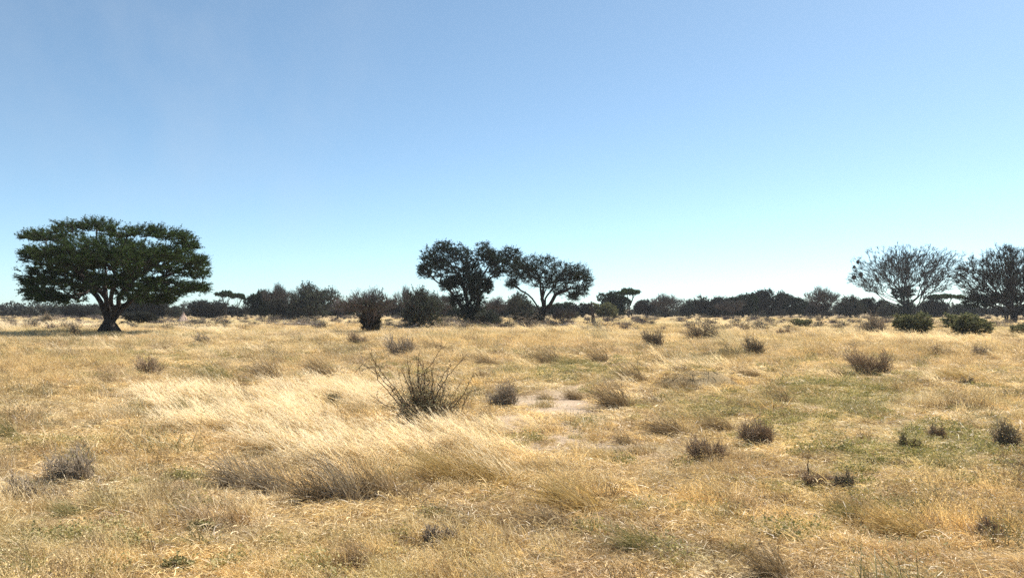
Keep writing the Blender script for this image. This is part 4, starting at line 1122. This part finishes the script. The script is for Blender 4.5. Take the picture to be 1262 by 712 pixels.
SH = {}
def shrub(kind, px, base, w, h, label, rz=0.0, lean=0.0):
    lo = Local(px, base); W_, H_ = w * lo.k, h * lo.k
    seed = int(px * 7 + base); rng = np.random.default_rng(seed)
    big = lo.k * .38          # no thinner than about half a pixel
    mats = {'grey': 'greytwig', 'brown': 'redtwig', 'dark': 'darkshrub', 'green': 'darkshrub'}
    leafs = {'grey': None, 'brown': None, 'dark': ('shrub_leaf', 1, max(.018, lo.k * .9)), 'green': ('tus_green', 2, max(.022, lo.k * 1.2))}
    st, fo = twig_shrub(rng, W_, H_, mats[kind], nst=int(60 + 30 * min(w * h / 400, 4)), leaf=leafs[kind], lean=lean, wood=max(.006, big))
    root = empty('dead_shrub' if kind in ('grey', 'brown') else 'low_shrub', (lo.x, lo.y, lo.gz), rz)
    link('stems', st, root)
    if fo: link('foliage', fo, root)
    EXCL.append((lo.x, lo.y, W_ * .28, W_ * .25))
    tag(root, label, 'shrub', 'low shrubs scattered in the grass'); return root

for a_ in [
    ('grey', 94, 600, 66, 42, 'larger grey dead shrub at the lower left, above the pale fallen branch'),
    ('grey', 40, 620, 44, 30, 'smaller grey dead shrub left of the pale fallen branch'),
    ('brown', 187, 460, 38, 24, 'brown wiry shrub in golden grass below the termite mound'),
    ('grey', 497, 439, 34, 28, 'grey shrub standing just behind the nearest thorn bush'),
    ('brown', 443, 424, 26, 16, 'small rusty brown shrub left of the grey shrub behind the nearest thorn bush'),
    ('grey', 624, 500, 40, 32, 'grey wispy shrub right of the nearest thorn bush'),
    ('dark', 808, 429, 30, 24, 'dark shrub left of the darkest grey mound shrub, right of the middle'),
    ('dark', 870, 420, 44, 26, 'wide grey black shrub mound with pale grass on top, right of the middle'),
    ('dark', 934, 438, 24, 24, 'narrow dark brown shrub right of the wide grey black shrub mound'),
    ('green', 892, 440, 44, 15, 'low olive green shrub below the wide grey black shrub mound'),
    ('brown', 1075, 462, 52, 36, 'large brown twiggy dead shrub alone in short grass at the right'),
    ('grey', 1075, 412, 34, 26, 'pale grey wispy shrub left of the dark green bush before the nest tree'),
    ('brown', 1166, 441, 34, 14, 'low brown shrub in golden grass below the widest dark green bush'),
    ('grey', 1214, 440, 24, 16, 'small pale grey shrub in golden grass near the right edge'),
    ('dark', 1243, 552, 30, 36, 'dark upright shrub at the right edge, halfway down the field'),
    ('dark', 1040, 603, 26, 25, 'rounder and darker of the two small shrubs side by side at the lower right'),
    ('brown', 1008, 598, 40, 24, 'brown spiky low shrub just left of the round dark one at the lower right'),
    ('brown', 873, 566, 44, 32, 'reddish brown shrub right of the centre in open short grass'),
    ('brown', 1218, 660, 30, 26, 'dark brown shrub in tawny grass near the lower right corner'),
    ('brown', 937, 545, 46, 36, 'tawny brown shrub left of the green patch on the right'),
    ('grey', 543, 672, 40, 22, 'low grey shrub at the bottom, below the leaning dead tussocks'),
    ('dark', 1193, 478, 18, 12, 'tiny blackish shrub right of the large brown twiggy dead shrub'),
    ('brown', 1157, 540, 18, 18, 'tiny reddish shrub left of the dark upright shrub at the right edge'),
    ('green', 1122, 556, 30, 20, 'low green shrub in the green patch on the right'),
    ('green', 414, 496, 22, 16, 'small fresh green shrub in pale grass left of the nearest thorn bush'),
    ('green', 253, 656, 30, 11, 'little green shrub near the bottom left, upper of two'),
    ('green', 223, 706, 36, 11, 'little green shrub near the bottom left, lower of two'),
    ('brown', 968, 415, 22, 12, 'small brown shrub on pinkish ground below the bare crowned tree'),
    ('grey', 252, 424, 16, 14, 'small grey shrub in pale grass below and right of the termite mound'),
    ('dark', 60, 399, 9, 14, 'tiny dark upright shrub in pale grass left of the shade of the largest tree'),
    ('dark', 96, 417, 10, 20, 'thin dark sapling shrub in the shade left of the largest trunk'),
    ('green', 137, 417, 44, 8, 'low dark green plants round the foot of the largest trunk')]:
    shrub(*a_)

TU = {}
def tussock_mesh(kind, v):
    if (kind, v) in TU: return TU[(kind, v)]
    rng = np.random.default_rng(300 + v * 13 + len(kind)); a = Acc()
    # unit tussock 1 m wide, about .6 m high; leaning with the wind
    az = WIND; 
    V, Q, pts = blades(230, rng, .32, (.35, .95), (.009, .017), (22, 75), az=az, azs=.42, bend=.7, S=5, curl=.15); a.add(V, Q)
    V, Q, _ = blades(130, rng, .40, (.15, .5), (.009, .016), (10, 80), az='out', bend=.8, S=4); a.add(V, Q)
    P_ = np.repeat(pts[:, -1], 3, 0); V, Q = leaves(P_ + rng.normal(0, .03, P_.shape), .02, rng); a.add(V, Q)
    TU[(kind, v)] = a.mesh('grass_tussock', M['tus_' + kind]); return TU[(kind, v)]
def tussock(kind, px, base, w, h, label, rz=0.0):
    w *= 1.2; h *= 1.3; lo = Local(px, base); W_, H_ = w * lo.k, h * lo.k
    o = link('grass_tussock', tussock_mesh(kind, (px + base) % 3)); lo.place(o, rz)
    EXCL.append((lo.x - W_ * .05, lo.y - W_ * .1, W_ * .45, max(W_ * .45, .3)))
    sx = W_ / 1.15; o.scale = (sx, max(sx * .8, .3), H_ / .62)
    tag(o, label, 'tussock', 'grass tussocks standing out of the field')
for a_ in [
    ('grey', 300, 600, 64, 34, 'left end of the long row of grey leaning dead tussocks in the foreground'),
    ('grey', 345, 606, 66, 34, 'second tussock from the left in the long grey leaning row in the foreground'),
    ('brown', 395, 618, 64, 34, 'third and lowest tussock in the long grey leaning row in the foreground'),
    ('grey', 432, 616, 66, 48, 'tallest grey brown tussock in the long leaning row in the foreground'),
    ('brown', 474, 612, 56, 36, 'right end of the long row of leaning dead tussocks in the foreground'),
    ('gold', 560, 590, 80, 34, 'golden leaning tussock right of the long grey row'),
    ('gold', 610, 594, 76, 34, 'golden tussock with curved stems below the bare soil patch'),
    ('brown', 765, 500, 54, 26, 'brown leaning tussock at the right end of the bare soil patch'),
    ('brown', 785, 471, 44, 18, 'brown tussock above the bare soil patch, left of the eroded bank'),
    ('brown', 815, 453, 20, 11, 'tiny brown tussock up and left of the eroded bank'),
    ('brown', 746, 447, 32, 16, 'small brown tussock straight above the bare soil patch'),
    ('pale', 746, 420, 26, 18, 'pale round fluffy tussock below the bright green bush'),
    ('brown', 826, 480, 20, 9, 'left dark tussock hanging over the shaded eroded bank'),
    ('green', 872, 473, 46, 12, 'olive green tussock on top of the shaded eroded bank'),
    ('brown', 852, 480, 30, 12, 'dark brown tussock growing on the face of the shaded eroded bank'),
    ('brown', 683, 447, 46, 16, 'brown tussock in golden grass below the open crowned thorn tree'),
    ('green', 720, 450, 50, 10, 'flat greenish tussock left of the small brown one above the soil patch'),
    ('brown', 712, 491, 28, 12, 'small tussock in the middle of the bare soil patch'),
    ('brown', 676, 492, 24, 7, 'flat dark tussock at the left of the bare soil patch'),
    ('brown', 830, 531, 60, 20, 'tawny tussock between the bare soil patch and the reddish brown shrub'),
    ('brown', 890, 524, 44, 16, 'tawny tussock above the reddish brown shrub right of the centre'),
    ('brown', 772, 541, 28, 13, 'small tussock just below the right end of the bare soil patch'),
    ('gold', 720, 626, 100, 32, 'broad tawny tussock mound in the foreground right of the middle'),
    ('brown', 690, 650, 70, 20, 'brown tussock in front of the broad tawny mound'),
    ('green', 797, 680, 70, 24, 'dark olive tussock at the bottom right of the middle'),
    ('brown', 340, 466, 46, 20, 'left one of two brown tussocks behind the pale blown grass'),
    ('brown', 404, 463, 46, 20, 'right one of two brown tussocks behind the pale blown grass'),
    ('green', 275, 466, 52, 18, 'olive brown tussock left of the two brown ones behind the pale blown grass'),
    ('brown', 140, 472, 26, 12, 'small brown tussock left of the brown wiry shrub in golden grass'),
    ('green', 241, 512, 38, 22, 'upright olive tussock at the left border of the pale blown grass'),
    ('green', 287, 520, 34, 14, 'low olive tussock right of the upright olive one'),
    ('grey', 318, 496, 34, 18, 'grey tussock inside the pale blown grass'),
    ('brown', 602, 449, 40, 12, 'low brown tussock right of the upper branches of the nearest thorn bush'),
    ('brown', 542, 431, 36, 12, 'rusty tussock in golden grass behind the nearest thorn bush'),
    ('brown', 452, 697, 46, 26, 'dark spiky tussock at the bottom edge left of the middle'),
    ('brown', 238, 608, 26, 14, 'small dark tussock left of the long leaning row'),
    ('brown', 134, 678, 36, 18, 'brown tussock near the bottom left corner'),
    ('green', 18, 548, 36, 24, 'olive tussock at the left edge halfway down the field'),
    ('brown', 158, 552, 18, 12, 'tiny dark tussock above the larger grey dead shrub'),
    ('green', 92, 636, 40, 14, 'flat olive tussock below the grey dead shrubs at the lower left'),
    ('brown', 284, 655, 20, 16, 'small upright tussock right of the upper little green shrub'),
    ('brown', 955, 712, 60, 34, 'dark brown tussock at the bottom edge under the tawny grass'),
    ('gold', 1120, 655, 90, 26, 'broad golden tussock in the lower right foreground'),
    ('green', 1168, 575, 46, 14, 'flat olive tussock left of the dark upright shrub'),
    ('green', 1140, 625, 46, 14, 'flat olive tussock above the broad golden one at the lower right'),
    ('green', 1052, 632, 44, 14, 'flat olive tussock below the round dark shrub at the lower right'),
    ('brown', 968, 495, 26, 14, 'small tawny tussock left of the green patch on the right'),
    ('brown', 1036, 464, 24, 10, 'low tussock just left of the large brown twiggy dead shrub'),
    ('brown', 930, 466, 40, 10, 'low brown tussock right of the eroded bank'),
    ('gold', 1190, 470, 60, 14, 'golden tussock behind the tiny blackish shrub'),
    ('pale', 905, 428, 40, 20, 'pale leaning tussock between the wide shrub mound and the narrow dark shrub')]:
    tussock(*a_)

def stick(px0, py0, px1, py1, base, r, label, cat, name, mat='palewood', flat=False):
    lo = Local((px0 + px1) / 2, base); a = Acc(); rng = np.random.default_rng(9)
    if flat:
        p, q = lo.p(px0, base - 7), lo.p(px1, base - 1); p[1] += .25; q[1] -= .12
    else: p, q = lo.p(px0, py0), lo.p(px1, py1)
    t = np.linspace(0, 1, 8)[:, None]; pts = p + (q - p) * t; pts[1:-1] += rng.normal(0, r * .5, (6, 3)); rr = r * (1 - .6 * t[:, 0])
    V, Q = tubes(pts[:-1], pts[1:], rr[:-1], rr[1:], 7, .3); a.add(V, Q)
    for i in (3, 5):
        e = pts[i] + nrm((q - p) / np.linalg.norm(q - p) + rng.normal(0, .7, 3)) * np.linalg.norm(q - p) * .25
        V, Q = tubes(pts[i][None], e[None], np.array([r * .4]), np.array([r * .15]), 5); a.add(V, Q)
    o = link(name, a.mesh(name, M[mat], True)); lo.place(o); tag(o, label, cat)
stick(62, 594, 104, 608, 606, .022, 'pale weathered fallen branch lying between the two grey dead shrubs', 'branch', 'fallen_branch', flat=True)
stick(994, 590, 994, 565, 590, .010, 'thin dark stick standing upright in grass left of the brown spiky shrub', 'stick', 'upright_stick', 'bark')
stick(204, 700, 236, 672, 690, .008, 'thin curved dry twig lying in grass near the bottom left', 'twig', 'dry_twig', flat=True)

def scrub():
    rng = np.random.default_rng(91); a = Acc()
    for i in range(620):
        row = 381 + 11 + 16 * rng.uniform(0, 1) ** 1.7; d = EYE * F / (row - HZ); x = rng.uniform(-.70, .72) * d; h = rng.uniform(.25, .9); w = h * rng.uniform(1, 2.6); n = 70
        z0 = float(gh(x, d)); c = np.array([x, d, z0])
        e = c + np.stack([rng.normal(0, w * .35, n), rng.normal(0, w * .35, n), h * rng.uniform(.3, 1.1, n)], 1); p = c + np.stack([rng.normal(0, w * .2, n), rng.normal(0, w * .2, n), np.zeros(n)], 1)
        m = int(rng.integers(0, 4)); r_ = np.full(n, .013)
        V, Q = tubes(p, e, r_, r_ * .5, 3, 0); a.add(V, Q, m=0 if m < 3 else 1)
        if m % 2 == 0:
            V, Q = leaves(e + rng.normal(0, .08, e.shape), .11, rng, .2); a.add(V, Q, m=2 if m else 3)
    o = link('low_scrub', a.mesh('low_scrub', [M['purpletwig'], M['greytwig'], M['shrub_leaf'], M['leaf_grey']])); tag(o, 'low mauve and grey scrub at the foot of the tree line', 'scrub', kind='stuff')
scrub()

# ------------------------------------------------------------------ the air
def haze():
    a = Acc(); x, y0, y1, z0, z1 = 520, -40, 480, -1.6, 16
    V = np.array([[sx * x, y, z] for z in (z0, z1) for y in (y0, y1) for sx in (-1, 1)], float)
    Q = np.array([[0, 2, 3, 1], [4, 5, 7, 6], [0, 1, 5, 4], [2, 6, 7, 3], [0, 4, 6, 2], [1, 3, 7, 5]])
    m, nt, N, L = new_mat('haze_air'); out = N.new('ShaderNodeOutputMaterial'); v = N.new('ShaderNodeVolumePrincipled')
    v.inputs['Color'].default_value = (.93, .95, 1, 1); v.inputs['Density'].default_value = .00017; v.inputs['Anisotropy'].default_value = .3
    L.new(v.outputs[0], out.inputs['Volume']); o = link('haze', mesh_np('haze', V, [Q], m)); tag(o, 'thin warm air haze over the plain', 'haze', kind='stuff')
haze()
build_grass()
